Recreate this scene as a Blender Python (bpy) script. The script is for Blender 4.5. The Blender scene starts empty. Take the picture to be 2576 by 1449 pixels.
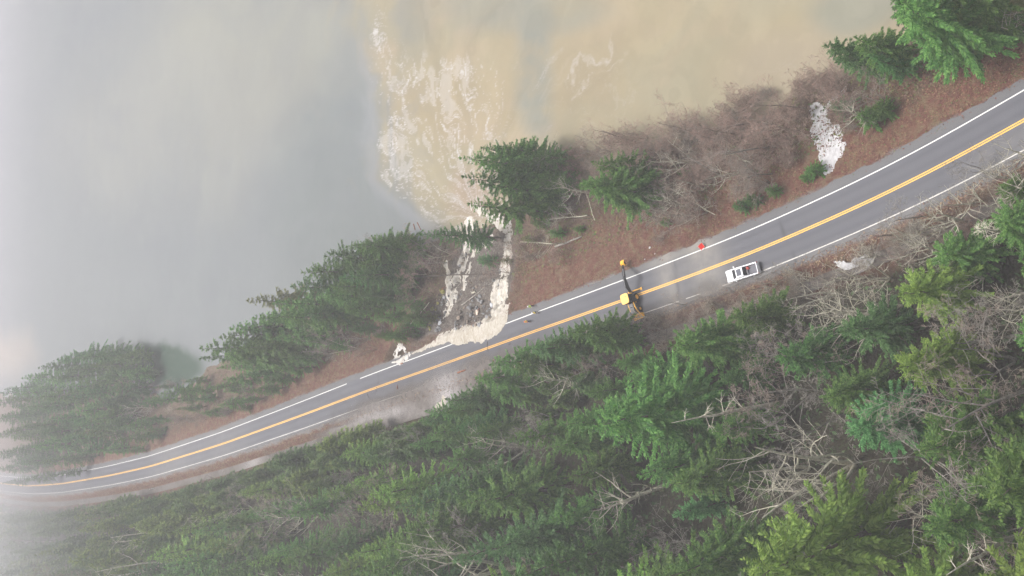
import bpy, bmesh, math, random
import numpy as np
from mathutils import Vector, Matrix
R = math.radians
random.seed(7)
scene = bpy.context.scene
COL = scene.collection

# ------------------------------------------------------------------ camera
CAM_H = 130.0
TH = R(46.0)                                   # lens axis measured from straight down
F26, CX, CY = 3700.0 / 4096 * 2576, 1288.0, 724.5   # focal length and centre on a 2576 px wide frame
st, ct = math.sin(TH), math.cos(TH)
cam_d = bpy.data.cameras.new('camera')
cam = bpy.data.objects.new('camera', cam_d)
COL.objects.link(cam)
fwd = Vector((0, st, -ct)); upv = Vector((0, ct, st)); rgt = Vector((1, 0, 0))
m = Matrix.Identity(4)
for i in range(3):                             # camera held on its side: the picture's left is up
    m[i][0] = -upv[i]; m[i][1] = rgt[i]; m[i][2] = -fwd[i]
m.translation = Vector((0, 0, CAM_H))
cam.matrix_world = m
cam_d.sensor_width = 36.0
cam_d.lens = 36.0 * 3700.0 / 4096
cam_d.clip_start = 1.0
cam_d.clip_end = 5000.0
scene.camera = cam

# ------------------------------------------------------------------ sky, sun, exposure
SUN_EL, SUN_AZ = 68.0, -12.0                   # azimuth from +Y towards +X
W = bpy.data.worlds.new('World'); scene.world = W; W.use_nodes = True
wn = W.node_tree.nodes; wl = W.node_tree.links
sky = wn.new('ShaderNodeTexSky'); sky.sky_type = 'NISHITA'; sky.sun_disc = False
sky.sun_elevation = R(SUN_EL); sky.sun_rotation = R(SUN_AZ)
sky.dust_density = 6.0; sky.ozone_density = 0.6; sky.air_density = 1.0
hs = wn.new('ShaderNodeHueSaturation'); hs.inputs['Saturation'].default_value = 0.32
bg = wn['Background']; bg.inputs['Strength'].default_value = 0.15
wl.new(sky.outputs[0], hs.inputs['Color']); wl.new(hs.outputs[0], bg.inputs['Color'])
sun_d = bpy.data.lights.new('sun', 'SUN'); sun_d.energy = 1.5; sun_d.angle = R(14); sun_d.color = (1.0, 0.98, 0.955)
sun = bpy.data.objects.new('sun', sun_d); COL.objects.link(sun)
sd = Vector((math.sin(R(SUN_AZ)) * math.cos(R(SUN_EL)), math.cos(R(SUN_AZ)) * math.cos(R(SUN_EL)), math.sin(R(SUN_EL))))
sun.rotation_euler = sd.to_track_quat('Z', 'Y').to_euler()
sun.location = (0, 0, 300)
vs = scene.view_settings
vs.view_transform = 'Standard'; vs.look = 'None'; vs.gamma = 1.0; vs.use_curve_mapping = False
vs.exposure = 0.85
scene.render.engine = 'CYCLES'
cy = scene.cycles
cy.use_denoising = True
cy.max_bounces = 9; cy.diffuse_bounces = 3; cy.glossy_bounces = 2; cy.transmission_bounces = 2
cy.volume_bounces = 6; cy.transparent_max_bounces = 8
HAZE_DENSITY = 0.00056

# ------------------------------------------------------------------ small tools
def tag(o, label=None, cat=None, group=None, kind=None):
    if label: o['label'] = label
    if cat: o['category'] = cat
    if group: o['group'] = group
    if kind: o['kind'] = kind
    return o
def link(name, me, mat=None, parent=None):
    o = bpy.data.objects.new(name, me); COL.objects.link(o)
    if mat is not None and me is not None and len(me.materials) == 0: me.materials.append(mat)
    if parent is not None: o.parent = parent
    return o
def empty(name, loc=(0, 0, 0), rz=0.0, label=None, cat=None, group=None):
    o = bpy.data.objects.new(name, None); COL.objects.link(o)
    o.empty_display_size = 0.5
    o.location = loc; o.rotation_euler = (0, 0, rz)
    return tag(o, label, cat, group)
def ss(a, b, x):
    t = np.clip((np.asarray(x, float) - a) / (b - a), 0, 1); return t * t * (3 - 2 * t)
def hash2(ix, iy, seed):
    h = (ix.astype(np.int64) * 374761393 + iy.astype(np.int64) * 668265263 + seed * 974634777) & 0xffffffff
    h = ((h ^ (h >> 13)) * 1274126177) & 0xffffffff
    h = h ^ (h >> 16)
    return (h & 0xffff) / 65535.0
def vnoise(x, y, seed=0):
    x = np.asarray(x, float); y = np.asarray(y, float)
    ix = np.floor(x); iy = np.floor(y); fx = x - ix; fy = y - iy
    fx = fx * fx * (3 - 2 * fx); fy = fy * fy * (3 - 2 * fy)
    a = hash2(ix, iy, seed); b = hash2(ix + 1, iy, seed); c = hash2(ix, iy + 1, seed); d = hash2(ix + 1, iy + 1, seed)
    return (a * (1 - fx) + b * fx) * (1 - fy) + (c * (1 - fx) + d * fx) * fy
def fbm(x, y, seed=0, octv=4):
    s = 0; a = 0.5; n = 0
    for k in range(octv):
        s = s + a * vnoise(x * 2 ** k + 17.3 * k, y * 2 ** k - 9.1 * k, seed + k); n += a; a *= 0.5
    return s / n
def grid_mesh(name, X, Y, Z, keep=None):
    ny, nx = X.shape
    me = bpy.data.meshes.new(name)
    co = np.stack([X, Y, Z], -1).reshape(-1, 3)
    idx = np.arange(nx * ny).reshape(ny, nx)
    f = np.stack([idx[:-1, :-1], idx[:-1, 1:], idx[1:, 1:], idx[1:, :-1]], -1).reshape(-1, 4)
    used = None
    if keep is not None:
        kf = keep.reshape(-1)[f].any(1); f = f[kf]
        used = np.unique(f); remap = -np.ones(len(co), int); remap[used] = np.arange(len(used))
        f = remap[f]; co = co[used]
    p0, p1, p2 = co[f[0][0]], co[f[0][1]], co[f[0][2]]
    if np.cross(p1 - p0, p2 - p0)[2] < 0: f = f[:, ::-1]
    me.vertices.add(len(co)); me.vertices.foreach_set('co', co.ravel())
    me.loops.add(f.size); me.loops.foreach_set('vertex_index', f.ravel().astype(np.int32))
    me.polygons.add(len(f)); me.polygons.foreach_set('loop_start', (np.arange(len(f)) * 4).astype(np.int32))
    me.polygons.foreach_set('use_smooth', np.ones(len(f), bool))
    me.update(); me.validate()
    return me, used
def fattr(me, name, arr, used=None):
    a = np.asarray(arr, float).reshape(-1)
    if used is not None: a = a[used]
    at = me.attributes.new(name, 'FLOAT', 'POINT'); at.data.foreach_set('value', a.astype(np.float32))
def cattr(me, name, arr, used=None):
    a = np.asarray(arr, float).reshape(-1, 3)
    if used is not None: a = a[used]
    a = np.concatenate([a, np.ones((len(a), 1))], 1)
    at = me.attributes.new(name, 'FLOAT_COLOR', 'POINT'); at.data.foreach_set('color', a.ravel().astype(np.float32))

class MB:
    """collects shapes into one mesh"""
    def __init__(s): s.v = []; s.f = []; s.mi = []; s.cur = 0
    def add(s, vs_, fs_):
        n = len(s.v); s.v.extend([tuple(p) for p in vs_])
        s.f.extend([tuple(i + n for i in q) for q in fs_]); s.mi.extend([s.cur] * len(fs_))
    def box(s, c, d, M=None, taper=(1, 1), shift=(0, 0)):
        hx, hy, hz = d[0] / 2, d[1] / 2, d[2] / 2
        p = []
        for z, tx, ty, sx, sy in ((-hz, 1, 1, 0, 0), (hz, taper[0], taper[1], shift[0], shift[1])):
            p += [(-hx * tx + sx, -hy * ty + sy, z), (hx * tx + sx, -hy * ty + sy, z), (hx * tx + sx, hy * ty + sy, z), (-hx * tx + sx, hy * ty + sy, z)]
        p = [Vector(q) for q in p]
        if M is not None: p = [M @ q for q in p]
        p = [q + Vector(c) for q in p]
        s.add(p, [(3, 2, 1, 0), (4, 5, 6, 7), (0, 1, 5, 4), (1, 2, 6, 5), (2, 3, 7, 6), (3, 0, 4, 7)])
    def tube(s, pts, rad, n=6, cap=True):
        pts = [Vector(p) for p in pts]
        if not hasattr(rad, '__len__'): rad = [rad] * len(pts)
        vs_ = []; fs_ = []
        for i, p in enumerate(pts):
            a = pts[max(0, i - 1)]; b = pts[min(len(pts) - 1, i + 1)]
            t = (b - a)
            if t.length < 1e-6: t = Vector((0, 0, 1))
            t.normalize()
            u = t.cross(Vector((0.31, 0.17, 0.93)))
            if u.length < 0.1: u = t.cross(Vector((1, 0, 0)))
            u.normalize(); w = t.cross(u)
            for k in range(n):
                an = 2 * math.pi * k / n
                vs_.append(p + (u * math.cos(an) + w * math.sin(an)) * rad[i])
        for i in range(len(pts) - 1):
            for k in range(n):
                fs_.append((i * n + k, i * n + (k + 1) % n, (i + 1) * n + (k + 1) % n, (i + 1) * n + k))
        if cap:
            fs_.append(tuple(range(n))[::-1]); e = (len(pts) - 1) * n; fs_.append(tuple(range(e, e + n)))
        s.add(vs_, fs_)
    def cyl(s, c, axis, r, h, n=20):
        a = Vector(axis).normalized() * h / 2; c = Vector(c)
        s.tube([c - a, c + a], r, n)
    def prism(s, outline, z0, z1, axis='z'):
        n = len(outline)
        def P(a, b, c): return {'z': (a, b, c), 'y': (a, c, b), 'x': (c, a, b)}[axis]
        vs_ = [P(a, b, z0) for a, b in outline] + [P(a, b, z1) for a, b in outline]
        s.add(vs_, [tuple(range(n))[::-1], tuple(range(n, 2 * n))] + [(i, (i + 1) % n, n + (i + 1) % n, n + i) for i in range(n)])
    def mesh(s, name, mats=(), smooth=False, bevel=0.0, fix=True):
        me = bpy.data.meshes.new(name); me.from_pydata(s.v, [], s.f)
        for q in mats: me.materials.append(q)
        if len(mats) > 1: me.polygons.foreach_set('material_index', s.mi)
        if fix or bevel > 0:
            bm = bmesh.new(); bm.from_mesh(me)
            bmesh.ops.recalc_face_normals(bm, faces=bm.faces)
            if bevel > 0:
                ed = [e for e in bm.edges if len(e.link_faces) == 2 and e.calc_face_angle(0) > 0.5]
                bmesh.ops.bevel(bm, geom=ed, offset=bevel, segments=2, affect='EDGES', profile=0.6)
            bm.to_mesh(me); bm.free()
        if smooth: me.polygons.foreach_set('use_smooth', np.ones(len(me.polygons), bool))
        me.update()
        return me
    def build(s, name, mat, parent=None, **k):
        mats = mat if isinstance(mat, (list, tuple)) else [mat]
        return link(name, s.mesh(name, mats, **k), None, parent)

# ------------------------------------------------------------------ materials
def mat_new(name):
    M = bpy.data.materials.new(name); M.use_nodes = True
    nt = M.node_tree; b = nt.nodes['Principled BSDF']
    return M, nt.nodes, nt.links, b
def nd(ns, t, **k):
    n = ns.new(t)
    for a, v in k.items():
        if a in n.inputs.keys(): n.inputs[a].default_value = v
        else: setattr(n, a, v)
    return n
def ramp(ns, ls, src, stops):
    r = ns.new('ShaderNodeValToRGB'); cr = r.color_ramp
    while len(cr.elements) > 1: cr.elements.remove(cr.elements[-1])
    cr.elements[0].position = stops[0][0]; cr.elements[0].color = (*stops[0][1], 1)
    for p, c in stops[1:]:
        e = cr.elements.new(p); e.color = (*c, 1)
    ls.new(src, r.inputs[0]); return r.outputs[0]
def mixc(ns, ls, fac, a, b, mode='MIX'):
    n = ns.new('ShaderNodeMix'); n.data_type = 'RGBA'; n.blend_type = mode
    for sock, v in ((n.inputs[0], fac), (n.inputs[6], a), (n.inputs[7], b)):
        if isinstance(v, (int, float)): sock.default_value = v
        elif isinstance(v, tuple): sock.default_value = (*v, 1)
        else: ls.new(v, sock)
    return n.outputs[2]
def math_n(ns, ls, op, a, b=None, c=None, clamp=False):
    n = ns.new('ShaderNodeMath'); n.operation = op; n.use_clamp = clamp
    for i, v in enumerate((a, b, c)):
        if v is None: continue
        if isinstance(v, (int, float)): n.inputs[i].default_value = v
        else: ls.new(v, n.inputs[i])
    return n.outputs[0]
def noise(ns, ls, scale, detail=4, rough=0.55, vec=None, dist=0.0, coord='Object'):
    n = nd(ns, 'ShaderNodeTexNoise'); n.inputs['Scale'].default_value = scale; n.inputs['Detail'].default_value = detail
    n.inputs['Roughness'].default_value = rough; n.inputs['Distortion'].default_value = dist
    if vec is None:
        tc = ns.new('ShaderNodeTexCoord'); vec = tc.outputs[coord]
    ls.new(vec, n.inputs['Vector']); return n.outputs['Fac']
def attr(ns, name, out='Fac'):
    n = ns.new('ShaderNodeAttribute'); n.attribute_name = name; return n.outputs[out]
def bump(ns, ls, h, b, strength=0.5, dist=0.1):
    n = ns.new('ShaderNodeBump'); n.inputs['Strength'].default_value = strength; n.inputs['Distance'].default_value = dist
    ls.new(h, n.inputs['Height']); ls.new(n.outputs[0], b.inputs['Normal'])
def simple(name, col, rough=0.6, metal=0.0, var=0.12, scale=3.0, spec=0.4):
    M, ns, ls, b = mat_new(name)
    f = noise(ns, ls, scale, 4)
    a = tuple(max(0, c * (1 - var * 1.6)) for c in col); c2 = tuple(min(1, c * (1 + var)) for c in col)
    ls.new(ramp(ns, ls, f, [(0.3, a), (0.7, c2)]), b.inputs['Base Color'])
    b.inputs['Roughness'].default_value = rough; b.inputs['Metallic'].default_value = metal
    b.inputs['Specular IOR Level'].default_value = spec
    return M

# ------------------------------------------------------------------ picture <-> place
def unproject(px, py, z=0.0):
    """point at height z seen at pixel (px,py) of the 2576 px wide photograph"""
    u = (np.asarray(px, float) - CX) / F26; v = (np.asarray(py, float) - CY) / F26
    dx = -v; dy = st - u * ct; dz = -ct - u * st
    t = (z - CAM_H) / dz
    return dx * t, dy * t
def project(x, y, z):
    ddx = np.asarray(x, float); ddy = np.asarray(y, float); ddz = np.asarray(z, float) - CAM_H
    dep = ddy * st - ddz * ct; up_ = ddy * ct + ddz * st
    dep = np.maximum(dep, 1e-3)
    return CX - up_ / dep * F26, CY - ddx / dep * F26
def resample(P, step):
    P = np.asarray(P, float); seg = np.hypot(*np.diff(P, axis=0).T); s = np.concatenate([[0], np.cumsum(seg)])
    n = int(s[-1] / step) + 1; q = np.linspace(0, s[-1], n)
    return np.stack([np.interp(q, s, P[:, 0]), np.interp(q, s, P[:, 1])], 1)
def smooth_path(P, it):
    P = P.copy()
    for _ in range(it): P[1:-1] = 0.25 * P[:-2] + 0.5 * P[1:-1] + 0.25 * P[2:]
    return P
# centre line of the highway, from the double yellow line
mid_src = [(0, 1934), (116, 1944), (242, 1936), (435, 1903), (600, 1866), (890, 1776), (1200, 1664), (1490, 1555), (1800, 1447), (2102, 1337), (2400, 1234), (2700, 1126), (3000, 1015), (3300, 886), (3600, 750), (3733, 680), (3936, 572), (4096, 480)]
mx, my = unproject(np.array([p[0] for p in mid_src]) * 2576 / 4096, np.array([p[1] for p in mid_src]) * 2576 / 4096)
cl = [(-78, 640), (-88, 580), (-93.5, 530)] + list(zip(mx, my)) + [(33, 16), (42, -14), (50, -60), (58, -120)]
CLN = smooth_path(resample(cl, 1.5), 40)
CT = np.gradient(CLN, axis=0); CT /= np.hypot(CT[:, 0], CT[:, 1])[:, None]
CN = np.stack([-CT[:, 1], CT[:, 0]], 1)       # points to the lake (+X side)
if CN[len(CN) // 2][0] < 0: CN = -CN
CS = np.concatenate([[0], np.cumsum(np.hypot(*np.diff(CLN, axis=0).T))])
def road_d(x, y):
    """signed distance from the centre line (lake side positive) and index along it"""
    x = np.asarray(x, float); y = np.asarray(y, float); sh = x.shape; x = x.ravel(); y = y.ravel()
    D = np.empty(len(x)); I = np.empty(len(x), int)
    for a in range(0, len(x), 20000):
        q = slice(a, a + 20000)
        d2 = (x[q, None] - CLN[None, :, 0]) ** 2 + (y[q, None] - CLN[None, :, 1]) ** 2
        i = d2.argmin(1); I[q] = i
        rx = x[q] - CLN[i, 0]; ry = y[q] - CLN[i, 1]
        sgn = rx * CN[i, 0] + ry * CN[i, 1]
        D[q] = np.where(np.abs(sgn) > 0, np.sign(sgn), 1) * np.sqrt(d2[np.arange(len(i)), i])
    return D.reshape(sh), I.reshape(sh)
def at_road(y, d):
    """point at distance d from the centre line where the centre line has this y"""
    i = int(np.argmin(np.abs(CLN[:, 1] - y))); return CLN[i] + CN[i] * d, i
LAKE_Z = -7.0
SHORE_Y = [-120, 40, 60, 80, 100, 125, 140, 155, 165, 185, 215, 250, 285, 300, 318, 345, 400, 480, 640]
SHORE_D = [24, 21, 21, 23, 25, 28, 28, 29, 29, 28, 30, 29, 25, 22, 25, 35, 38, 40, 40]
def poly_sd(x, y, P):
    """signed distance to a polygon, positive inside"""
    P = np.asarray(P, float); d = np.full(np.shape(x), 1e9); ins = np.zeros(np.shape(x), bool)
    n = len(P)
    for i in range(n):
        ax, ay = P[i]; bx, by = P[(i + 1) % n]
        ex, ey = bx - ax, by - ay; wx, wy = x - ax, y - ay
        t = np.clip((wx * ex + wy * ey) / (ex * ex + ey * ey), 0, 1)
        d = np.minimum(d, np.hypot(wx - ex * t, wy - ey * t))
        c = ((ay <= y) & (by > y)) | ((by <= y) & (ay > y))
        with np.errstate(divide='ignore', invalid='ignore'):
            xi = ax + (y - ay) / (by - ay + 1e-12) * ex
        ins ^= c & (x < xi)
    return np.where(ins, d, -d)
def pix_poly(pts, z):
    x, y = unproject(np.array([p[0] for p in pts]), np.array([p[1] for p in pts]), z); return np.stack([x, y], 1)
WASH = pix_poly([(1040, 878), (1100, 848), (1245, 812), (1290, 780), (1296, 690), (1285, 590), (1180, 560), (1110, 640), (1110, 720), (1075, 790), (1040, 840)], -1.5)
PIT = pix_poly([(968, 915), (1000, 912), (1028, 890), (1020, 868), (985, 862), (972, 885)], -0.3)
def height(x, y):
    x = np.asarray(x, float); y = np.asarray(y, float)
    d, i = road_d(x, y)
    cyv = CLN[i, 1]
    D = np.interp(cyv, SHORE_Y, SHORE_D) + (fbm(x * 0.12, y * 0.12, 5, 3) - 0.5) * 5
    # lake side
    t = np.clip((d - 5.2) / np.maximum(D - 5.2, 1), 0, 3)
    lake = -0.25 * ss(0, 0.06, t) - 6.75 * np.where(t < 1, 0.35 * t + 0.65 * t ** 2.2, 1 + (t - 1) * 1.2)
    # hill side
    e = -d
    ditch = -1.0 * ss(5.4, 7.3, e)
    hill = np.maximum(e - 9.2, 0); hl = 0.42 * hill + 1.6 * (1 - np.exp(-hill / 4.0))
    hl = np.minimum(hl, 26 + 0.25 * hill)
    z = np.where(d > 0, lake, ditch + hl)
    amp = np.where(d > 0, 0.35 * ss(6, 10, d), 0.9 * ss(9, 16, e)) * 2
    z = z + (fbm(x * 0.22, y * 0.22, 11, 4) - 0.5) * amp + (fbm(x * 1.1, y * 1.1, 23, 3) - 0.5) * 0.35 * ss(0.2, 1, amp)
    z = z - 0.07
    guard = ss(4.0, 6.2, d)
    w = ss(0, 4.5, poly_sd(x, y, WASH) + (fbm(x * 0.6, y * 0.6, 31, 4) - 0.5) * 4.5) * guard
    z = z - w * (1.9 - 1.2 * ss(18, 28, d)) + w * (fbm(x * 0.9, y * 0.9, 37, 3) - 0.5) * 1.1
    p = ss(0, 1.6, poly_sd(x, y, PIT)) * ss(3.9, 4.8, d)
    z = z - p * 1.5
    return z
def height1(x, y): return float(height(np.array([x]), np.array([y]))[0])
def ground_at(px, py, off=0.0):
    """where the sight line through a pixel meets the ground (or a level that far above it)"""
    u = (px - CX) / F26; v = (py - CY) / F26
    dx, dy, dz = -v, st - u * ct, -ct - u * st
    zs = np.linspace(CAM_H - 2, -9, 420); t = (zs - CAM_H) / dz
    g = zs - np.maximum(height(dx * t, dy * t), LAKE_Z - 1.0) - off
    k = int(np.argmax(g <= 0)) if (g <= 0).any() else len(g) - 1
    k = max(k, 1); a = g[k - 1] / (g[k - 1] - g[k] + 1e-9); a = min(max(a, 0), 1)
    tt = t[k - 1] + (t[k] - t[k - 1]) * a
    x, y = dx * tt, dy * tt
    return x, y, height1(x, y)
S26 = 2576 / 4096

# ------------------------------------------------------------------ ground
def persp_rows():
    ys = [-160, -110, -70, -40, -15, 5, 18]
    y = 26.0
    while y < 640: ys.append(y); y += 0.30 + 0.0042 * max(0, y - 26)
    ys += [700, 800, 950, 1200, 1600]
    return np.array(ys)
gy = persp_rows(); NXG = 470
tt = np.linspace(-1, 1, NXG)
X = np.stack([np.where(np.abs(tt) < 0.94, tt / 0.94, np.sign(tt) * (1 + (np.abs(tt) - 0.94) * 60)) * (44 + 0.245 * max(0, y)) for y in gy])
Y = np.repeat(gy[:, None], NXG, 1)
Z = height(X, Y)
dG, iG = road_d(X, Y)
wash_sd = poly_sd(X, Y, WASH); pit_sd = poly_sd(X, Y, PIT)
under = Z < LAKE_Z - 4.0
Z = np.maximum(Z, LAKE_Z - 4.0)
me, _ = grid_mesh('ground', X, Y, Z)
nz = (fbm(X * 0.35, Y * 0.35, 3, 4) - 0.5)
verge_w = np.where(dG > 0, ss(4.3, 4.9, dG + nz) * (1 - ss(10, 17, dG + nz * 9)), ss(4.1, 4.6, -dG + nz) * (1 - ss(8, 12, -dG + nz * 5)))
yv = CLN[iG, 1]
verge_w = np.where((dG > 0) & (yv > 70) & (yv < 150), ss(4.3, 4.9, dG + nz) * (1 - ss(13, 21, dG + nz * 9)), verge_w)
verge_w = np.where((dG > 0) & (yv > 225), ss(4.3, 4.9, dG + nz) * (1 - ss(7, 12, dG + nz * 7)), verge_w)
brush_w = np.where(dG > 0, ss(8, 14, dG + nz * 8), 0) * (1 - verge_w)
gravel_w = (1 - ss(4.6, 5.3, np.abs(dG) + nz * 1.5))
rock_w = ss(-1, 1.5, wash_sd + nz * 4) * ss(4.2, 5.5, dG)
dirt_w = np.maximum(ss(-0.8, 0.3, pit_sd), ss(-5, 0, wash_sd + nz * 3) * ss(4.4, 5.5, dG) * (1 - rock_w) * 0.8)
shore_w = ss(LAKE_Z + 1.6, LAKE_Z + 0.3, Z + nz * 1.5)
for k_, a_ in (('verge', verge_w), ('brush', brush_w), ('gravel', gravel_w), ('rocky', rock_w), ('dirt', dirt_w), ('shore', shore_w)):
    fattr(me, k_, a_)
M, ns, ls, b = mat_new('forest_floor')
n1 = noise(ns, ls, 0.35, 5); n2 = noise(ns, ls, 2.2, 5, 0.65); n3 = noise(ns, ls, 7.0, 3, 0.6); n4 = noise(ns, ls, 0.9, 4, 0.6, dist=0.4)
forest = ramp(ns, ls, n2, [(0.3, (0.018, 0.016, 0.012)), (0.5, (0.05, 0.04, 0.028)), (0.7, (0.045, 0.065, 0.028))])
verge = ramp(ns, ls, n2, [(0.28, (0.07, 0.038, 0.032)), (0.45, (0.125, 0.052, 0.042)), (0.6, (0.15, 0.068, 0.051)), (0.75, (0.21, 0.135, 0.09))])
verge2 = mixc(ns, ls, ramp(ns, ls, n4, [(0.42, (0, 0, 0)), (0.68, (1, 1, 1))]), verge, ramp(ns, ls, n3, [(0.3, (0.12, 0.085, 0.05)), (0.7, (0.22, 0.165, 0.10))]))
verge3 = mixc(ns, ls, ramp(ns, ls, noise(ns, ls, 1.3, 3, 0.6), [(0.68, (0, 0, 0)), (0.74, (1, 1, 1))]), verge2, (0.06, 0.095, 0.035))
brush = ramp(ns, ls, n2, [(0.28, (0.05, 0.035, 0.028)), (0.5, (0.14, 0.09, 0.07)), (0.62, (0.12, 0.10, 0.05)), (0.75, (0.22, 0.16, 0.13))])
gravel = ramp(ns, ls, n3, [(0.25, (0.10, 0.095, 0.09)), (0.7, (0.24, 0.23, 0.23))])
rocky = ramp(ns, ls, n2, [(0.3, (0.05, 0.042, 0.036)), (0.5, (0.12, 0.10, 0.085)), (0.7, (0.21, 0.19, 0.17))])
dirt = ramp(ns, ls, n2, [(0.3, (0.05, 0.034, 0.024)), (0.65, (0.13, 0.09, 0.062))])
c = mixc(ns, ls, attr(ns, 'brush'), forest, brush)
c = mixc(ns, ls, attr(ns, 'verge'), c, verge3)
c = mixc(ns, ls, attr(ns, 'shore'), c, (0.16, 0.12, 0.09))
c = mixc(ns, ls, attr(ns, 'dirt'), c, dirt)
c = mixc(ns, ls, attr(ns, 'rocky'), c, rocky)
c = mixc(ns, ls, attr(ns, 'gravel'), c, gravel)
ls.new(c, b.inputs['Base Color']); b.inputs['Roughness'].default_value = 0.9; b.inputs['Specular IOR Level'].default_value = 0.2
bump(ns, ls, math_n(ns, ls, 'ADD', n2, n3), b, 0.9, 0.35)
tag(link('ground', me, M), kind='structure')

# ------------------------------------------------------------------ lake
pxs = np.linspace(-60, 2520, 860); pys = np.concatenate([[-900, -400, -160], np.linspace(-60, 1010, 540)])
PX, PY = np.meshgrid(pxs, pys)
LX, LY = unproject(PX, PY, LAKE_Z)
wx = (fbm(LX * 0.035, LY * 0.02, 41, 4) - 0.5); wy = (fbm(LX * 0.05, LY * 0.05, 47, 4) - 0.5)
fine = fbm(LX * 0.16 + wx * 3, LY * 0.10 + wy * 3, 53, 5) - 0.5
med = fbm(LX * 0.05 + wx * 2, LY * 0.03 + wy * 2, 59, 4) - 0.5
xl = np.interp(PY, [-200, 0, 60, 150, 250, 350, 450, 500, 560, 620], [900, 915, 930, 940, 948, 955, 968, 1015, 1085, 1110])
scal = fbm(LX * 0.09 + wx * 5, LY * 0.12 + wy * 5, 63, 5) - 0.5
edge = PX - xl + fine * 34 + med * 50
near = PX - xl + scal * 80 + fine * 16 + med * 40
wob = (fbm(LX * 0.045 + wx, LY * 0.045 + wy, 161, 3) - 0.5); wsp = fbm(LX * 0.10 + wx * 6, LY * 0.16 + wy * 6, 167, 5) - 0.5
edge = edge + wob * 150; plume = 0.8 * ss(-75, 105, edge + wsp * 190) + 0.2 * ss(-10, 40, near + wob * 120)
def blob(cx_, cy_, rx, ry, k=0.5):
    q = np.hypot((PX + wx * 130 - cx_) / rx, (PY + wy * 130 - cy_) / ry); return 1 - ss(k, 1.25, q)
def L3(c_): return np.array(c_)[None, None, :]
def mixa(a, b_, f): return a * (1 - f[..., None]) + b_ * f[..., None]
lc = np.broadcast_to(L3((0.172, 0.184, 0.188)), PX.shape + (3,)).copy()
lc = mixa(lc, L3((0.235, 0.236, 0.205)), np.clip(blob(650, 130, 330, 260) * (0.75 + med), 0, 1))     # pale silty drift
lc = mixa(lc, L3((0.230, 0.232, 0.212)), np.clip(blob(420, 330, 320, 240) * (0.5 + med), 0, 1))
lc = mixa(lc, L3((0.155, 0.170, 0.170)), np.clip(blob(850, 520, 170, 330) * (0.85 + fine), 0, 1))
lc = mixa(lc, L3((0.165, 0.180, 0.185)), np.clip(blob(860, 200, 70, 260) * 0.45, 0, 1))
lc = mixa(lc, L3((0.32, 0.28, 0.24)), 1 - ss(0, 1.1, np.hypot((PX + wx * 100 - 15) / 75, (PY + wy * 60 - 890) / 90)))  # silt near the far point
tan = mixa(np.broadcast_to(L3((0.315, 0.262, 0.165)), lc.shape), L3((0.290, 0.258, 0.175)), np.clip(0.5 + med * 2.4, 0, 1))
tan = mixa(tan, L3((0.335, 0.275, 0.185)), np.clip(fine * 3, 0, 1))
tan = mixa(tan, L3((0.225, 0.228, 0.19)), np.clip(blob(1350, 180, 60, 210, 0.35) * (0.9 + fine * 2), 0, 1))
tan = mixa(tan, L3((0.235, 0.232, 0.185)), np.clip(blob(1330, 40, 230, 75) * (0.7 + fine), 0, 1))
tan = mixa(tan, L3((0.225, 0.230, 0.185)), np.clip(blob(2160, 30, 130, 90) * 0.8, 0, 1))
tan = mixa(tan, L3((0.315, 0.268, 0.195)), np.clip(blob(1990, 170, 160, 120) * 0.7, 0, 1))
tan = mixa(tan, L3((0.30, 0.23, 0.165)), np.clip(blob(1180, 500, 80, 80) * 0.8, 0, 1))
tan = mixa(tan, L3((0.225, 0.22, 0.175)), np.clip(blob(1030, 60, 60, 120) * 0.6, 0, 1))
lc = mixa(lc, tan, plume)
front = ss(-60, -6, near) * (1 - ss(-6, 20, near)) * ss(60, 200, PY) * 0.45     # slick along the plume front
lc = mixa(lc, L3((0.24, 0.248, 0.26)), front)
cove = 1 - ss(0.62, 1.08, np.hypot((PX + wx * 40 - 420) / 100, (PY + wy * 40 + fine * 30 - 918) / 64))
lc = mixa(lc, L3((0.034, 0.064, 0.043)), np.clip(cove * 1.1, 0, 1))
near = near + wob * 110
foam = ss(-12, 26, near) * (1 - ss(40, 210 - 0.12 * PY, near)) * ss(-40, 160, PY) * (0.30 + 0.58 * ss(140, 380, PY))
foam = np.maximum(foam, 0.75 * blob(1170, 490, 110, 120, 0.4) * ss(0, 12, near))
foam = np.maximum(foam, 0.42 * ss(0, 60, near) * (1 - ss(250, 430, near)) * ss(80, 200, PY))
foam = np.maximum(foam, 0.20 * blob(1390, 240, 90, 200, 0.2)); foam = np.maximum(foam, 0.23 * blob(1520, 250, 260, 170, 0.2))
foam = np.maximum(foam, 0.34 * blob(930, 110, 44, 220, 0.2)); foam = np.maximum(foam, 0.22 * blob(2030, 180, 150, 90, 0.3))
s1 = fbm(LX * 0.11, LY * 0.17, 111, 4) - 0.5; s2 = fbm(LX * 0.11, LY * 0.17, 117, 4) - 0.5
q1 = LX * 0.085 + s1 * 2.6; q2 = LY * 0.20 + s2 * 2.6 + LX * 0.03
streak0 = fbm(q1 * 0.8, q2 * 1.9, 149, 5) - 0.5
ux, uy = unproject(1205, 545, LAKE_Z); rx_ = LX - ux; ry_ = LY - uy; rad_ = np.hypot(rx_, ry_); th_ = np.arctan2(ry_, rx_)   # the plume fans out from the mouth of the cascades
q1 = rad_ * 0.055 + s1 * 2.2; q2 = (th_ + rad_ * 0.004) * 6.5 + s2 * 2.4
s3 = fbm(q1 * 2, q2 * 2, 121, 3) - 0.5; s4 = fbm(q1 * 2, q2 * 2, 127, 3) - 0.5
lace = fbm(q1 * 1.5 + s3 * 1.8, q2 * 1.5 + s4 * 1.8, 131, 6)
thr = 0.78 - 0.36 * np.clip(foam, 0, 1)
sheet = ss(thr - 0.01, thr + 0.09, lace) * ss(0.03, 0.2, foam)
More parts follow.
